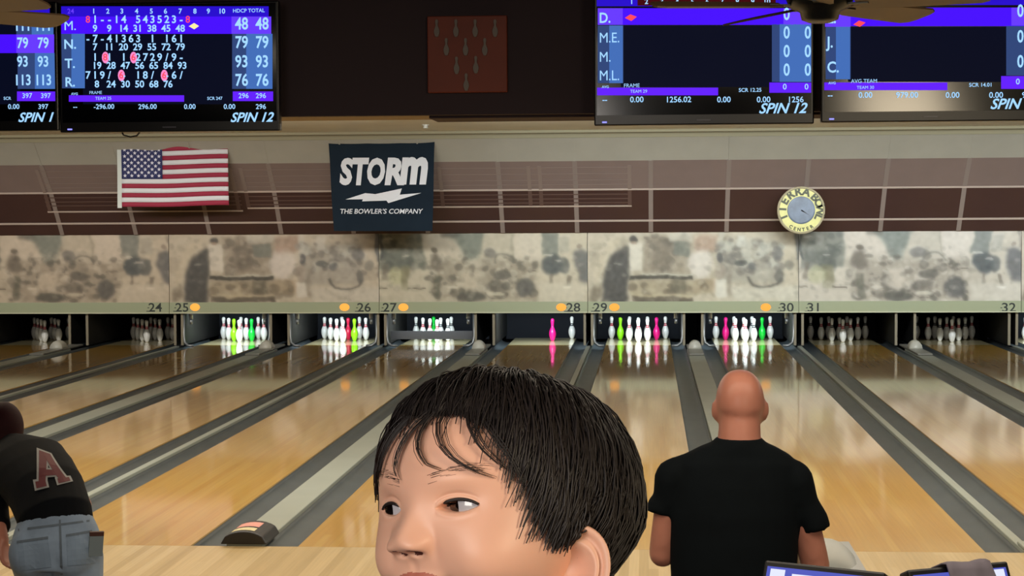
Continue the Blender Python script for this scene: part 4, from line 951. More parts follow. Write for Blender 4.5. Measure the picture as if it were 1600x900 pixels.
# eyes
gz = np.array([0.66, 1.0, -0.02]); gz /= np.linalg.norm(gz)
for s_ in (-1, 1):
    dd = np.array([s_*EYX, 60.0, EYZ]); dd /= np.linalg.norm(dd); rs_ = head_base(dd[None])[0]
    cy_ = math.sqrt(max(0, 64.0**2-EYX**2)) if False else dd[1]*rs_-5.2
    cen = np.array([s_*EYX*0.99, cy_-12.9, EYZ+0.4]); R_ = 14.6; e = MB(); K = 28; rings = [0, 0.1, 0.2, 0.30, 0.38, 0.45, 0.55, 0.8, 1.1, 1.5, 2.0, 2.6, 3.10]
    ax_ = np.cross(gz, [0, 0, 1]); ax_ /= np.linalg.norm(ax_); ay_ = np.cross(ax_, gz); vs = []
    for th in rings:
        rr = R_*(1+0.045*max(0, 1-th/0.6))
        for j in range(K):
            a = 2*PI*j/K; vs.append(cen+rr*(gz*math.cos(th)+(ax_*math.cos(a)+ay_*math.sin(a))*math.sin(th)))
    e.v = [tuple(p) for p in to_world(np.array(vs))]
    for i in range(len(rings)-1):
        for j in range(K): e.f.append((i*K+j, i*K+(j+1) % K, (i+1)*K+(j+1) % K, (i+1)*K+j)); e.m.append(1 if rings[i] < 0.54 else 0)
    e.build('eye', [M_white, M_iris], child, smooth=True)
    l = MB(); pts = []; rad = []
    for k_ in range(13):
        u = -11.4+22.8*k_/12; q = max(0, 1-(u/12.0)**2); zz = EYZ+4.3*q**0.8+0.15
        dd = np.array([s_*EYX+u, 60.0, zz]);
        for _ in range(4):
            rr = head_r((dd/np.linalg.norm(dd))[None])[0]; p = dd/np.linalg.norm(dd)*rr; dd = np.array([s_*EYX+u, max(20, p[1]), zz])
        pts.append(to_world(np.array([s_*EYX+u, p[1]+0.5, zz]))); rad.append(0.0007+0.0004*q)
    l.tube(pts, rad, 6); l.build('eyelash_line', M_lash, child, smooth=True)
# strands
def strands(paths, rad, nside=3):
    """paths: (N,K,3) in mm -> one mesh"""
    N_, K_, _ = paths.shape
    t = np.gradient(paths, axis=1); t /= np.linalg.norm(t, axis=-1, keepdims=True)+1e-9
    up = paths/np.linalg.norm(paths, axis=-1, keepdims=True); x = np.cross(t, up); x /= np.linalg.norm(x, axis=-1, keepdims=True)+1e-9; y = np.cross(t, x)
    a = 2*PI*np.arange(nside)/nside
    V = paths[:, :, None, :]+rad[:, :, None, None]*(x[:, :, None, :]*np.cos(a)[None, None, :, None]+y[:, :, None, :]*np.sin(a)[None, None, :, None])
    I = np.arange(N_*K_*nside).reshape(N_, K_, nside)
    F = np.stack([I[:, :-1], np.roll(I, -1, 2)[:, :-1], np.roll(I, -1, 2)[:, 1:], I[:, 1:]], -1).reshape(-1, 4)
    return V.reshape(-1, 3), F
def grow(roots, L, lay, K_=8, crown=np.array([0.0, -0.62, 0.78]), swirl=0.25, tip=0.5, jit=0.15):
    crown = crown/np.linalg.norm(crown); N_ = len(roots); p = roots.copy(); out = []
    j1 = RNG.normal(0, jit, (N_, 1)); 
    for k_ in range(K_):
        t = k_/(K_-1); r = head_r(p); h = 1.5+lay*(np.sin(PI*min(1, 0.12+t*0.75)))*(1-(1-tip)*t)
        out.append(p*(r+h)[:, None])
        aw = p-crown; aw -= p*np.sum(aw*p, 1, keepdims=True); aw /= np.linalg.norm(aw, axis=1, keepdims=True)+1e-6
        dn = np.array([0, 0, -1.0])-p*p[:, 2:3]*-1.0; dn /= np.linalg.norm(dn, axis=1, keepdims=True)+1e-6
        sd = np.cross(p, aw); g = aw+sd*(swirl+j1)+dn*0.35*t; g /= np.linalg.norm(g, axis=1, keepdims=True)
        p = p+g*(L/(K_-1))[:, None]; p /= np.linalg.norm(p, axis=1, keepdims=True)
    return np.stack(out, 1)
N0 = 15000; u = RNG.uniform(-1, 1, (N0*2, 3)); nn = np.linalg.norm(u, axis=1); u = u[(nn < 1) & (nn > 0.1)]; u /= np.linalg.norm(u, axis=1, keepdims=True)
az_ = np.degrees(np.arctan2(u[:, 0], u[:, 1])); el_ = np.degrees(np.arcsin(u[:, 2])); u = u[el_ > hair_e(az_)+2]
crown_ = np.array([0.0, -0.62, 0.78])
az_ = np.degrees(np.arctan2(u[:, 0], u[:, 1])); el_ = np.degrees(np.arcsin(u[:, 2])); margin = np.radians(np.clip(el_-hair_e(az_), 0, 90))
Lr = RNG.uniform(0.55, 0.95, len(u)); front = np.clip(1-np.abs(az_)/75.0, 0, 1)
Lr = np.where(np.abs(az_) < 116, np.minimum(Lr, margin+RNG.uniform(0.02, 0.12, len(u))), Lr)
keep = Lr > 0.10; u, Lr = u[keep], Lr[keep]
lay = RNG.uniform(1.0, 4.0, len(u))+RNG.uniform(1.0, 9.0, len(u))*np.clip((np.abs(az_[keep])-35)/80, 0, 1)+1.2*np.clip((el_[keep]-40)/40, 0, 1)*RNG.random(len(u))
# locks: neighbouring strands share sideways drift
P1 = grow(u, Lr, lay)
drift = np.sin(u[:, 0:1]*23+u[:, 1:2]*17)+np.sin(u[:, 2:3]*29+u[:, 0:1]*11); sidev = np.cross(u, crown_[None]); sidev /= np.linalg.norm(sidev, axis=1, keepdims=True)+1e-6
P1 = P1+sidev[:, None, :]*(drift*2.2)[:, None, :]*np.linspace(0, 1, P1.shape[1])[None, :, None]
rad = np.linspace(0.75, 0.32, P1.shape[1])[None]*RNG.uniform(0.8, 1.25, (len(u), 1))
Vh, Fh = strands(P1, rad)
# wisps over the forehead, as (azimuth, elevation) paths in degrees
WIS = [[(-2, 48), (4, 38), (8, 28), (10, 20), (7, 14)], [(-8, 47), (-4, 38), (-4, 28), (-9, 20), (-17, 17)], [(-16, 50), (-14, 40), (-17, 29), (-25, 20), (-36, 14), (-42, 12)],
       [(-30, 46), (-32, 36), (-37, 26), (-44, 19), (-50, 14)], [(12, 48), (17, 38), (22, 28), (26, 20), (27, 12)], [(24, 47), (29, 39), (34, 31), (37, 24), (39, 20)], [(33, 46), (38, 38), (43, 30), (47, 23), (49, 18)], [(-40, 40), (-45, 30), (-51, 20), (-55, 10), (-57, 2)]]
wp = []; wr = []
for W_ in WIS:
    W_ = np.array(W_, float); tt = np.linspace(0, 1, 10); wa = np.interp(tt, np.linspace(0, 1, len(W_)), W_[:, 0]); we = np.interp(tt, np.linspace(0, 1, len(W_)), W_[:, 1])
    for k_ in range(13):
        sp = RNG.normal(0, 1.7)*np.linspace(1.2, 0.35, 10); se = RNG.normal(0, 1.0); A = np.radians(wa+sp); E_ = np.radians(we+se*np.linspace(1, 0.6, 10))
        d_ = np.stack([np.cos(E_)*np.sin(A), np.cos(E_)*np.cos(A), np.sin(E_)], -1); h = 1.0+RNG.uniform(0.2, 2.5)+2.0*np.sin(PI*tt); n_ = int(RNG.integers(8, 11))
        q = d_*(head_r(d_)+h)[:, None]
        if n_ < 10: q = np.concatenate([q[:n_], np.repeat(q[n_-1:n_], 10-n_, 0)+np.arange(1, 11-n_)[:, None]*0.02])
        wp.append(q); wr.append(np.linspace(0.36, 0.10, 10))
Vw, Fw = strands(np.array(wp), np.array(wr))
# brows
bp_ = []; br_ = []
for s_ in (-1, 1):
    for k_ in range(64):
        f = RNG.random(); a0 = s_*(8+30*f) ; e0 = 13.5+5*math.sin(min(1, f*1.25)*PI*0.62)+RNG.normal(0, 1.2)
        A = np.radians(a0+s_*np.linspace(0, 5, 10)); E_ = np.radians(e0+np.linspace(0, 1.8*(0.6-f), 10)); d_ = np.stack([np.cos(E_)*np.sin(A), np.cos(E_)*np.cos(A), np.sin(E_)], -1)
        bp_.append(d_*(head_r(d_)+0.25)[:, None]); br_.append(np.linspace(0.13, 0.05, 10)*(1.2-0.7*f))
Vb, Fb = strands(np.array(bp_), np.array(br_))
MB().add(to_world(Vb).tolist(), Fb.tolist()).build('eyebrows', M_lash, child, recalc=False)['kind'] = 'stuff'
hb = MB(); hb.add(to_world(Vh).tolist(), Fh.tolist()); hb.add(to_world(Vw).tolist(), Fw.tolist())
# underlayer cap
cap_q = quads[qs]; capP = Dg.reshape(-1, 3)*(Rg.ravel()+2.2)[:, None]
hb.add(to_world(capP).tolist(), cap_q.tolist())
hb.build('hair', M_chair, child, smooth=True, recalc=False)

# ------------------------------------------------------------------ bald man, back view, on the seating floor
M_skin = sss('man_skin', '#c2826e', 0.38, 0.08, 0.12, 9); M_tee = mat('black_tee', '#0a1014', 0.9, spec=0.15, noise=0.15, nscale=12, bump=0.15); M_jean_d = mat('dark_trousers', '#1d2230', 0.85, noise=0.15); M_shoe = mat('shoe_dark', '#202022', 0.6); M_sole = mat('shoe_sole', '#b9b4aa', 0.7)
YMAN = -6.0; SM = 509.0
_q = at(1157, 640, YMAN)
man = thing('person', 'bald man in a black t-shirt seen from behind at the lane approach', 'person', (_q.x, YMAN, 0.0))
mz = lambda py: at(1157, py, YMAN).z
mx = lambda px: at(px, 760, YMAN).x-_q.x
def simple_head(mb, c, sx, sy, sz, face=Vector((0, 1, 0)), nx=40, nz=30, mi=0):
    """radial head with brow, nose, chin, jaw and ears; face = facing direction"""
    f = Vector(face).normalized(); up = Vector((0, 0, 1)); rt = f.cross(up).normalized(); up = rt.cross(f)
    def P(x, y, z): return Vector(c)+rt*x+f*y+up*z
    vs = []; 
    for i in range(nz+1):
        th = PI*i/nz
        for j in range(nx):
            ph = 2*PI*j/nx; d = Vector((math.sin(th)*math.sin(ph), math.sin(th)*math.cos(ph), math.cos(th)))
            r = (abs(d.x)**2.35+abs(d.y)**2.35+abs(d.z)**2.35)**(-1/2.35) if d.z > 0 else 1.0+((2**(1/2-1/2.35)-1)*0)
            x, y, z = d.x*sx*r, d.y*sy*r, d.z*sz*r
            if z < 0: k = 1-0.20*min(1, -z/sz*1.1)**1.5; x *= k
            if z < -0.1*sz and y < 0: y *= 1-0.45*min(1, (-z/sz-0.1)*1.3)
            if y > 0:
                y += 0.022*math.exp(-(x/0.014)**2-((z+0.018)/0.020)**2)+0.008*math.exp(-(x/0.03)**2-((z-0.025)/0.012)**2)-0.007*sum(math.exp(-((x-s_*0.032)/0.016)**2-((z-0.008)/0.011)**2) for s_ in (-1, 1))
                y += 0.010*math.exp(-(x/0.025)**2-((z+0.085)/0.02)**2)+0.005*math.exp(-(x/0.025)**2-((z+0.050)/0.010)**2)-0.004*math.exp(-(x/0.025)**2-((z+0.055)/0.003)**2)
            vs.append(P(x, y, z))
    fs = [(i*nx+j, (i+1)*nx+j, (i+1)*nx+(j+1) % nx, i*nx+(j+1) % nx) for i in range(nz) for j in range(nx)]
    mb.add(vs, fs, mi)
    R = Matrix((rt, f, up)).transposed()
    for s_ in (-1, 1):
        mb.ell(P(s_*(sx-0.001), -0.012, -0.014), (0.009, 0.018, 0.030), 14, 10, mi, R @ Matrix.Rotation(s_*-0.45, 3, 'Z'))
        mb.ell(P(s_*(sx+0.005), -0.018, -0.008), (0.006, 0.016, 0.027), 14, 10, mi, R @ Matrix.Rotation(s_*-0.6, 3, 'Z'))
    return P, R
zt_, ze_, zn_, zc_ = mz(580), mz(636), mz(684), mz(668)
hx = mx(1157)
mb = MB()
hc = Vector((hx, 0.03, zt_-0.113))
Pm, Rm = simple_head(mb, hc, 0.0745, 0.097, 0.115)
# a fold at the back of the head and a thick neck
limb(mb, [(hx-0.002, 0.0, ze_-0.035), (hx-0.004, -0.012, zn_+0.005), (hx-0.004, -0.02, zn_-0.06)], [0.062, 0.066, 0.078], 18)
shl, shr = Vector((mx(1052), 0.0, mz(746))), Vector((mx(1241), 0.0, mz(748)))
tr = [(mz(700), 0.10, 0.07, mx(1153)), (mz(720), 0.17, 0.085, mx(1152)), (mz(750), 0.195, 0.10, mx(1150)), (mz(820), 0.185, 0.11, mx(1147)), (1.08, 0.175, 0.11, mx(1147)), (0.98, 0.17, 0.11, mx(1147)), (0.88, 0.175, 0.115, mx(1147))]
mb.loft([((cx_, 0, z), (hw-0.01, 0, 0), (0, hd-0.01, 0)) for z, hw, hd, cx_ in tr], 20)
elr = Vector((mx(1275), 0.03, mz(884))); elL = Vector((mx(1035), 0.02, mz(868)))
wrr = elr+Vector((-0.07, 0.23, 0.03)); wrl = elL+Vector((0.09, 0.23, 0.02))
limb(mb, [shr+Vector((-0.02, 0, -0.01)), shr.lerp(elr, 0.5), elr, elr.lerp(wrr, 0.35), wrr], [0.050, 0.047, 0.046, 0.044, 0.030])
limb(mb, [shl+Vector((0.02, 0, -0.01)), shl.lerp(elL, 0.5), elL, elL.lerp(wrl, 0.35), wrl], [0.050, 0.046, 0.043, 0.044, 0.030])
hand(mb, wrr, (-0.5, 0.85, 0.05), (0, 0.1, 1), 1.0, 0.8); hand(mb, wrl, (0.5, 0.85, 0.05), (0, 0.1, 1), 1.0, 0.8)
for s_ in (-1, 1):
    limb(mb, [(tr[-1][3]+s_*0.09, 0, 0.90), (tr[-1][3]+s_*0.10, 0.015, 0.48), (tr[-1][3]+s_*0.105, -0.01, 0.09)], [0.085, 0.058, 0.042])
    limb(mb, [(tr[-1][3]+s_*0.105, -0.03, 0.045), (tr[-1][3]+s_*0.12, 0.14, 0.035)], [0.036, 0.030])
fuse(mb, 'body', M_skin, man, 0.0085, 3)
eb = MB()
for s_ in (-1, 1): eb.ell(Pm(s_*0.032, 0.086, 0.006), (0.012, 0.012, 0.012), 12, 8)
eb.build('eyes', M_white, man, smooth=True)['kind'] = 'stuff'
mb = MB()
n0 = (mx(1154), 0.0)
rings = [(zn_+0.004, 0.069, 0.070, mx(1154), -0.016), (mz(690), 0.082, 0.078, mx(1154), -0.012), (mz(697), 0.115, 0.085, mx(1153), -0.008), (mz(709), 0.158, 0.095, mx(1152), 0.0), (mz(722), 0.187, 0.105, mx(1150), 0.0), (mz(755), 0.196, 0.118, mx(1148), 0.0), (mz(800), 0.200, 0.128, mx(1147), 0), (mz(850), 0.197, 0.130, mx(1146), 0), (1.06, 0.192, 0.128, mx(1146), 0), (0.96, 0.192, 0.128, mx(1146), 0), (0.84, 0.198, 0.135, mx(1146), 0)]
mb.loft([((cx_, cy_, z), (hw, 0, 0), (0, hd, 0)) for z, hw, hd, cx_, cy_ in rings], 26)
limb(mb, [shr+Vector((-0.06, 0, 0.018)), shr], [0.060, 0.058], 18); mb.tube([shr, shr.lerp(elr, 0.30)+Vector((0.003, 0, 0)), (mx(1270), 0.012, mz(816)), (mx(1272), 0.014, mz(827))], [0.058, 0.054, 0.052, 0.053], 18)
limb(mb, [shl+Vector((0.06, 0, 0.018)), shl], [0.060, 0.058], 18); mb.tube([shl, shl.lerp(elL, 0.30), (mx(1037), 0.01, mz(794)), (mx(1035), 0.01, mz(804))], [0.058, 0.054, 0.052, 0.053], 18)
fuse(mb, 'shirt', M_tee, man, 0.009, 3)
mb = MB()
cx_ = tr[-1][3]
mb.loft([((cx_, 0, 0.98), (0.178, 0, 0), (0, 0.118, 0)), ((cx_, 0, 0.80), (0.190, 0, 0), (0, 0.130, 0))], 20)
for s_ in (-1, 1): limb(mb, [(cx_+s_*0.092, 0, 0.84), (cx_+s_*0.10, 0.015, 0.48), (cx_+s_*0.105, -0.01, 0.06)], [0.102, 0.078, 0.066])
fuse(mb, 'trousers', M_jean_d, man, 0.012, 3)
for s_ in (-1, 1):
    sb_ = MB(); xx = cx_+s_*0.11
    sb_.loft([((xx, -0.075, 0.045), (0.030, 0, 0), (0, 0, 0.035)), ((xx, -0.03, 0.05), (0.042, 0, 0), (0, 0, 0.045)), ((xx+s_*0.01, 0.08, 0.04), (0.046, 0, 0), (0, 0, 0.038)), ((xx+s_*0.015, 0.16, 0.030), (0.040, 0, 0), (0, 0, 0.026)), ((xx+s_*0.015, 0.185, 0.026), (0.02, 0, 0), (0, 0, 0.014))], 14)
    sb_.build('shoe', M_shoe, man, smooth=True)

# ------------------------------------------------------------------ bowler bending forward at the left edge
M_hairr = mat('dark_red_hair', '#26090d', 0.75, spec=0.15, noise=0.2, nscale=20); M_jeans = mat('light_jeans', '#8c9fb8', 0.85, noise=0.22, nscale=9, bump=0.2); M_seam = mat('jeans_seam', '#626e7c', 0.85); M_mar = mat('letter_maroon', '#5e1420', 0.7); M_grey = mat('letter_edge_grey', '#9a9a9a', 0.7)
YW = -4.4
_q = at(86, 840, YW)
wom = thing('person', 'bowler bending forward in a black shirt and light jeans at the left edge', 'person', (_q.x, YW, 0.0))
def wp_(px, py, Y): p = at(px, py, Y); return Vector((p.x-_q.x, p.y-YW, p.z))
hip = wp_(88, 850, YW); waist = wp_(86, 806, YW+0.03); mid_ = wp_(72, 768, YW+0.18); sho = wp_(40, 722, YW+0.40); nk = wp_(16, 696, YW+0.52); hd_ = wp_(6, 674, YW+0.60)
mb = MB()
X = Vector((1, 0, 0))
def ring(c, d, hw, hd, tilt=0.0):
    d = d.normalized(); u = (X-d*X.dot(d)).normalized(); v = d.cross(u); u2 = u*math.cos(tilt)+v*math.sin(tilt); v2 = d.cross(u2); return (c, u2*hw, v2*hd)
sp_ = [hip, waist, mid_, sho, nk]
dirs = [(waist-hip), (mid_-hip), (sho-waist), (nk-mid_), (nk-sho)]
mb.loft([ring(hip-Vector((0, 0, 0.05)), Vector((0, 0, 1)), 0.165, 0.11), ring(hip, dirs[0], 0.165, 0.115), ring(waist, dirs[1], 0.135, 0.09), ring(mid_, dirs[2], 0.145, 0.10), ring(sho, dirs[3], 0.150, 0.09), ring(nk, dirs[4], 0.05, 0.05)], 22)
limb(mb, [sho.lerp(nk, 0.6), nk, hd_], [0.055, 0.05, 0.05])
simple_head(mb, hd_, 0.070, 0.09, 0.11, face=Vector((-0.25, 0.9, -0.35)))
shoR = sho+X*0.15-Vector((0, 0.0, 0.02)); shoL = sho-X*0.16-Vector((0, 0, 0.02))
elbL = wp_(-8, 800, YW+0.24); wriL = wp_(4, 846, YW+0.12)
elbR = shoR+Vector((0.03, 0.22, -0.20)); wriR = elbR+Vector((-0.06, 0.16, -0.16))
limb(mb, [shoL, shoL.lerp(elbL, 0.5), elbL, wriL], [0.048, 0.044, 0.038, 0.027]); limb(mb, [shoR-Vector((0.04, 0, 0)), shoR.lerp(elbR, 0.5), elbR, wriR], [0.046, 0.042, 0.037, 0.027])
hand(mb, wriL, (0.25, -0.3, -0.9), (0.3, 0.9, 0), 0.92, 0.5); hand(mb, wriR, (-0.1, 0.5, -0.85), (-1, 0.2, 0), 0.92, 0.7)
legs = []
for s_, ky, fy_ in ((-1, 0.22, 0.10), (1, -0.02, -0.26)):
    hp = hip+X*(s_*0.085)-Vector((0, 0, 0.03)); kn = Vector((hip.x+s_*0.10, ky, 0.47)); an = Vector((hip.x+s_*0.10, fy_, 0.09)); legs.append((hp, kn, an))
    limb(mb, [hp, hp.lerp(kn, 0.5), kn, kn.lerp(an, 0.35), an], [0.085, 0.072, 0.055, 0.052, 0.038]); limb(mb, [an+Vector((0, -0.03, -0.045)), an+Vector((0, 0.13, -0.055))], [0.034, 0.028])
fuse(mb, 'body', M_skin, wom, 0.009, 3)
mb = MB()
bk = lambda c: c
mb.loft([ring(hip.lerp(waist, 0.80), dirs[0], 0.157, 0.112), ring(waist, dirs[1], 0.152, 0.108), ring(mid_, dirs[2], 0.160, 0.118), ring(mid_.lerp(sho, 0.55), dirs[2], 0.168, 0.115), ring(sho, dirs[3], 0.172, 0.105), ring(sho.lerp(nk, 0.55), dirs[4], 0.11, 0.085), ring(nk, dirs[4], 0.062, 0.060)], 24)
mb.tube([sho-X*0.09, shoL, shoL.lerp(elbL, 0.5), elbL+Vector((0.0, 0, -0.02)), elbL.lerp(wriL, 0.55)], [0.075, 0.070, 0.064, 0.060, 0.050], 16)
mb.tube([sho+X*0.08, shoR, shoR.lerp(elbR, 0.55)], [0.072, 0.064, 0.056], 16)
tee = fuse(mb, 'shirt', mat('bowler_black_shirt', '#0a0d12', 0.9, spec=0.15, noise=0.15, nscale=12, bump=0.15), wom, 0.009, 3)
# block letter on the back, laid on the cloth
bm = bmesh.new(); bm.from_mesh(tee.data); bvh = BVHTree.FromBMesh(bm)
def on_back(px, py, lift):
    o_ = CAM-Vector(wom.location); d_ = (RGT*((px-800)/FPX)+UPV*((450-py)/FPX)+FWD).normalized()
    h_, n_, i_, dist = bvh.ray_cast(o_, d_)
    return (h_-d_*lift) if h_ is not None else None
LQ = ((52, 764), (114, 750), (40, 696), (98, 716))       # bottom left, bottom right, top left, top right of the letter on the cloth
def lq(u, v): return tuple((LQ[0][k]*(1-u)+LQ[1][k]*u)*(1-v)+(LQ[2][k]*(1-u)+LQ[3][k]*u)*v for k in (0, 1))
def strokes(grow):
    g = grow; S = [((0.08-g, 0-g), (0.34+g, 0-g), (0.34+g, 0.16+g), (0.08-g, 0.16+g)), ((0.64-g, 0-g), (0.94+g, 0-g), (0.94+g, 0.16+g), (0.64-g, 0.16+g)), ((0.13-g, 0.0), (0.30+g, 0.0), (0.58+g, 1.0+g), (0.36-g, 1.0+g)), ((0.72-g, 0.0), (0.90+g, 0.0), (0.66+g, 1.0+g), (0.44-g, 1.0+g)), ((0.25, 0.28-g), (0.78, 0.28-g), (0.72, 0.46+g), (0.30, 0.46+g))]
    return S
for grow_, m_, lift, nm in ((0.05, M_grey, 0.004, 'letter_outline'), (0.0, M_mar, 0.007, 'letter')):
    lm = MB()
    for si, q_ in enumerate(strokes(grow_)):
        K = 9; pts = []
        for j in range(K):
            for i in range(K):
                u, v = i/(K-1), j/(K-1)
                x = (q_[0][0]*(1-u)+q_[1][0]*u)*(1-v)+(q_[3][0]*(1-u)+q_[2][0]*u)*v; y = (q_[0][1]*(1-u)+q_[1][1]*u)*(1-v)+(q_[3][1]*(1-u)+q_[2][1]*u)*v
                pts.append(on_back(*lq(x, y), lift+0.0004*si))
        fs = [(j*K+i, j*K+i+1, (j+1)*K+i+1, (j+1)*K+i) for j in range(K-1) for i in range(K-1)]
        fs = [f for f in fs if all(pts[k_] is not None for k_ in f)]
        lm.add([p if p is not None else Vector((0, 0, 1)) for p in pts], fs)
    lm.build(nm, m_, wom, recalc=False)
bm.free()
# jeans with pockets
mb = MB()
mb.loft([ring(waist-Vector((0, 0, 0.005)), dirs[0], 0.150, 0.105), ring(waist.lerp(hip, 0.5), dirs[0], 0.172, 0.125), ring(hip, dirs[0], 0.188, 0.138), ring(hip-Vector((0, 0, 0.09)), Vector((0, 0, 1)), 0.190, 0.135)], 24)
for hp, kn, an in legs: limb(mb, [hp-Vector((0, 0, 0.02)), hp.lerp(kn, 0.5), kn, an+Vector((0, 0, -0.03))], [0.108, 0.098, 0.078, 0.066])
for s_ in (-1, 1): mb.ell(hip+Vector((s_*0.085, -0.055, -0.03)), (0.092, 0.088, 0.105), 16, 10)
jn = fuse(mb, 'jeans', M_jeans, wom, 0.009, 3)
bm = bmesh.new(); bm.from_mesh(jn.data); bvh = BVHTree.FromBMesh(bm)
def patch(nm, quad, m_, lift, K=7):
    pts = []
    for j in range(K):
        for i in range(K):
            u, v = i/(K-1), j/(K-1); px = (quad[0][0]*(1-u)+quad[1][0]*u)*(1-v)+(quad[3][0]*(1-u)+quad[2][0]*u)*v; py = (quad[0][1]*(1-u)+quad[1][1]*u)*(1-v)+(quad[3][1]*(1-u)+quad[2][1]*u)*v
            pts.append(on_back(px, py, lift))
    fs = [(j*K+i, j*K+i+1, (j+1)*K+i+1, (j+1)*K+i) for j in range(K-1) for i in range(K-1)]; fs = [f for f in fs if all(pts[k_] is not None for k_ in f)]
    if fs: MB().add([p if p is not None else Vector((0, 0, 1)) for p in pts], fs).build(nm, m_, jn, recalc=False)
M_pocket = mat('jeans_pocket', '#8295ad', 0.85, noise=0.2, nscale=9)
patch('back_pocket', ((28, 846), (74, 840), (80, 886), (32, 892)), M_pocket, 0.004); patch('back_pocket', ((104, 836), (143, 830), (150, 880), (106, 884)), M_pocket, 0.004)
patch('pocket_edge', ((26, 845), (75, 838), (75, 842), (26, 849)), M_seam, 0.006); patch('pocket_edge', ((103, 835), (144, 828), (144, 832), (103, 839)), M_seam, 0.006)
patch('centre_seam', ((92, 812), (95, 812), (98, 898), (94, 898)), M_seam, 0.004); patch('waist_seam', ((28, 826), (140, 812), (140, 815), (28, 830)), M_seam, 0.004)
bm.free()
ph_ = wp_(150, 838, YW-0.12)
pmb = MB(); pmb.box(-0.028, 0.028, -0.006, 0.006, -0.05, 0.05, 0); pmb.box(-0.028, 0.028, -0.007, 0.007, 0.035, 0.052, 1)
po = pmb.build('pocket_card', [mat('card_grey', '#7b8890', 0.5), mat('card_brown', '#4a2a24', 0.6)], jn); po.location = wp_(150, 850, YW-0.085); po.rotation_euler = (0.15, 0.05, 0.5); tag(po, 'grey card case sticking out of the back pocket')
hb_ = MB(); f_ = Vector((-0.25, 0.9, -0.35)).normalized(); u_ = Vector((0, 0, 1)); r_ = f_.cross(u_).normalized(); u_ = r_.cross(f_); Rh = Matrix((r_, f_, u_)).transposed()
hb_.ell(hd_-f_*0.016+u_*0.012, (0.088, 0.098, 0.118), 22, 16, 0, Rh); hb_.ell(hd_-f_*0.03-u_*0.07, (0.085, 0.075, 0.10), 18, 12, 0, Rh); hb_.ell(hd_-f_*0.01-u_*0.14+Vector((-0.02, 0, 0)), (0.075, 0.06, 0.09), 18, 12, 0, Rh)
fuse(hb_, 'hair', M_hairr, wom, 0.009, 3)
for hp, kn, an in legs:
    sb_ = MB(); sb_.loft([(an+Vector((0, -0.065, -0.05)), (0.028, 0, 0), (0, 0, 0.035)), (an+Vector((0, -0.02, -0.045)), (0.038, 0, 0), (0, 0, 0.045)), (an+Vector((0, 0.08, -0.052)), (0.042, 0, 0), (0, 0, 0.034)), (an+Vector((0, 0.15, -0.062)), (0.034, 0, 0), (0, 0, 0.024)), (an+Vector((0, 0.17, -0.066)), (0.018, 0, 0), (0, 0, 0.012))], 14)
    sb_.build('shoe', M_sole, wom, smooth=True)

# ------------------------------------------------------------------ ball return and scoring consoles
br = thing('ball_return', 'pale rounded ball return hood on the approach beside the bald man', 'ball return', (0.0, -4.25, 0.0))
zr = at(1310, 866, -4.5).z
hbm = MB()
pr = [(-0.42, 0.02), (-0.40, 0.55), (-0.34, 0.78), (-0.22, 0.92), (0.0, 1.0), (0.25, 0.92), (0.40, 0.72), (0.44, 0.4), (0.45, 0.02)]
hh = 0.20
hbm.loft([((0, y*0.75, zr-hh+0.0), (0.115, 0, 0), (0, 0, 0.001)) if False else ((0, y*0.75, zr-hh+hh*f*0.5), (0.118*min(1, 0.75+0.25*f), 0, 0), (0, 0, max(0.004, hh*f*0.5))) for y, f in pr], 20)
hbm.build('hood', mat('return_hood_white', '#c4cac8', 0.45), br, smooth=True)
MB().box(-0.118, 0.118, -0.30, 0.32, zr-0.075, zr-0.055).build('steel_band', M_steel, br)
MB().box(-0.10, 0.10, -0.24, 0.26, 0.0, zr-hh+0.03).build('pedestal', M_black, br, bevel=0.02)
MB().box(-0.22, 0.22, -0.75, -0.25, zr-hh-0.06, zr-hh-0.02).build('ball_tray', M_black, br, bevel=0.015)
M_con = mat('console_black', '#101014', 0.4); E_con = emis('console_screen', '#5a62c8', 0.9); E_con2 = emis('console_white', '#e8ecff', 1.0)
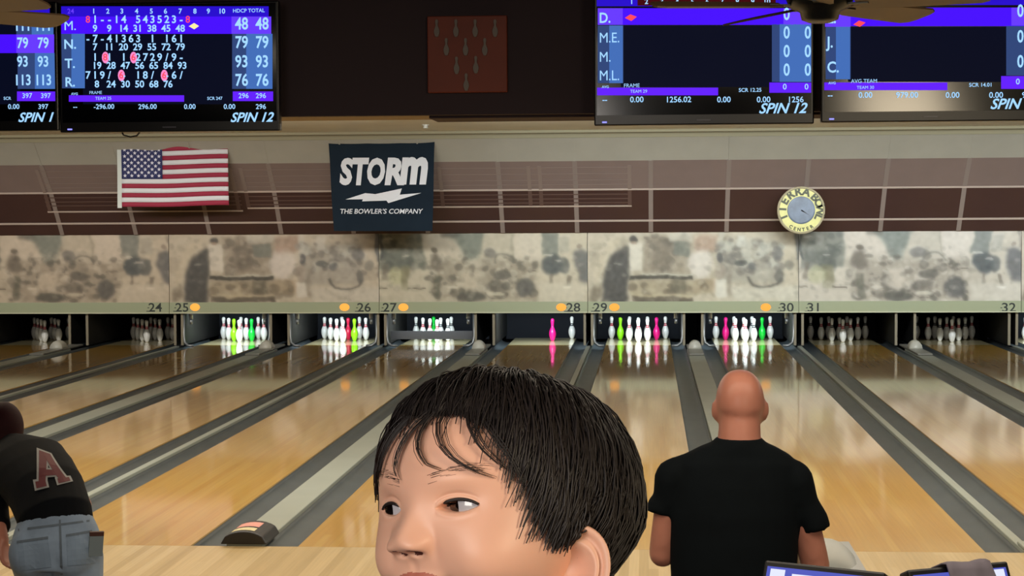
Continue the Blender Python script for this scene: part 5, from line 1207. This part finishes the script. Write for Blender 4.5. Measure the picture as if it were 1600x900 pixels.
def console(px, pyc, Y, wd, rz, label, lit):
    c = at(px, pyc, Y)
    t = thing('scoring_console', label, 'scoring console', (c.x, Y, 0.0), rz, group='scoring consoles')
    zt2 = c.z
    MB().box(-0.05, 0.05, 0.02, 0.12, 0.0, zt2-0.20).build('pedestal', M_con, t, bevel=0.01)
    MB().box(-0.10, 0.10, -0.02, 0.16, 0.0, 0.03).build('foot_plate', M_con, t, bevel=0.01)
    h = 0.25
    def pl(nm, bx, m_, bev=0.0, par=t):
        b = MB().box(*bx); o = b.build(nm, m_, par, bevel=bev); o.location = (0, 0, zt2); o.rotation_euler = (math.radians(-24), 0, 0); return o
    pl('casing', (-wd/2, wd/2, 0.0, 0.045, -h, 0.0), M_con, 0.006)
    pl('screen', (-wd/2+0.012, wd/2-0.012, -0.002, 0.0, -h+0.015, -0.016), E_con, 0)
    for x0, x1, z0, z1 in lit: pl('screen_window', (x0, x1, -0.003, -0.002, z0, z1), E_con2)
    MB().box(-wd/2+0.04, wd/2-0.04, -0.14, -0.07, zt2-0.30, zt2-0.265).build('key_shelf', M_con, t, bevel=0.008)
    return t
console(1287, 884, -6.9, 0.325, math.radians(-27), 'black scoring console with lit screen in front of the bald man', [(-0.14, -0.10, -0.05, -0.022), (-0.08, 0.02, -0.09, -0.03)])
cB = console(1497, 883, -6.9, 0.30, math.radians(25), 'black scoring console with a grey cloth over it, at the lower right', [(0.09, 0.13, -0.06, -0.02)])
cl = MB(); rows = []
for i in range(9):
    for j in range(9):
        u, v = i/8, j/8; x = -0.045+0.135*u; 
        if v < 0.35: p = Vector((x, 0.055-0.07*v/0.35+0.0, 0.010+0.003*math.sin(u*9)))
        else: p = Vector((x+0.02*(v-0.35), -0.012-0.006*math.sin(u*11+v*3), 0.008-(v-0.35)*0.17+0.004*math.sin(u*6)))
        rows.append(p)
Rc = Matrix.Rotation(math.radians(-24), 3, 'X'); Rz = Matrix.Rotation(math.radians(25), 3, 'Z')
zt3 = at(1497, 883, -6.9)
cl.add([Rz @ (Rc @ p)+Vector((0, 0, 0)) for p in rows], [(i*9+j, i*9+j+1, (i+1)*9+j+1, (i+1)*9+j) for i in range(8) for j in range(8)])
co = cl.build('cloth', mat('cloth_grey', '#77707c', 0.9, noise=0.1), smooth=True); co.location = (zt3.x, -6.9, zt3.z)
m_ = co.modifiers.new('thick', 'SOLIDIFY'); m_.thickness = 0.004; m_.offset = 1
tag(co, 'crumpled grey cloth draped over the right-hand scoring console', 'cloth')
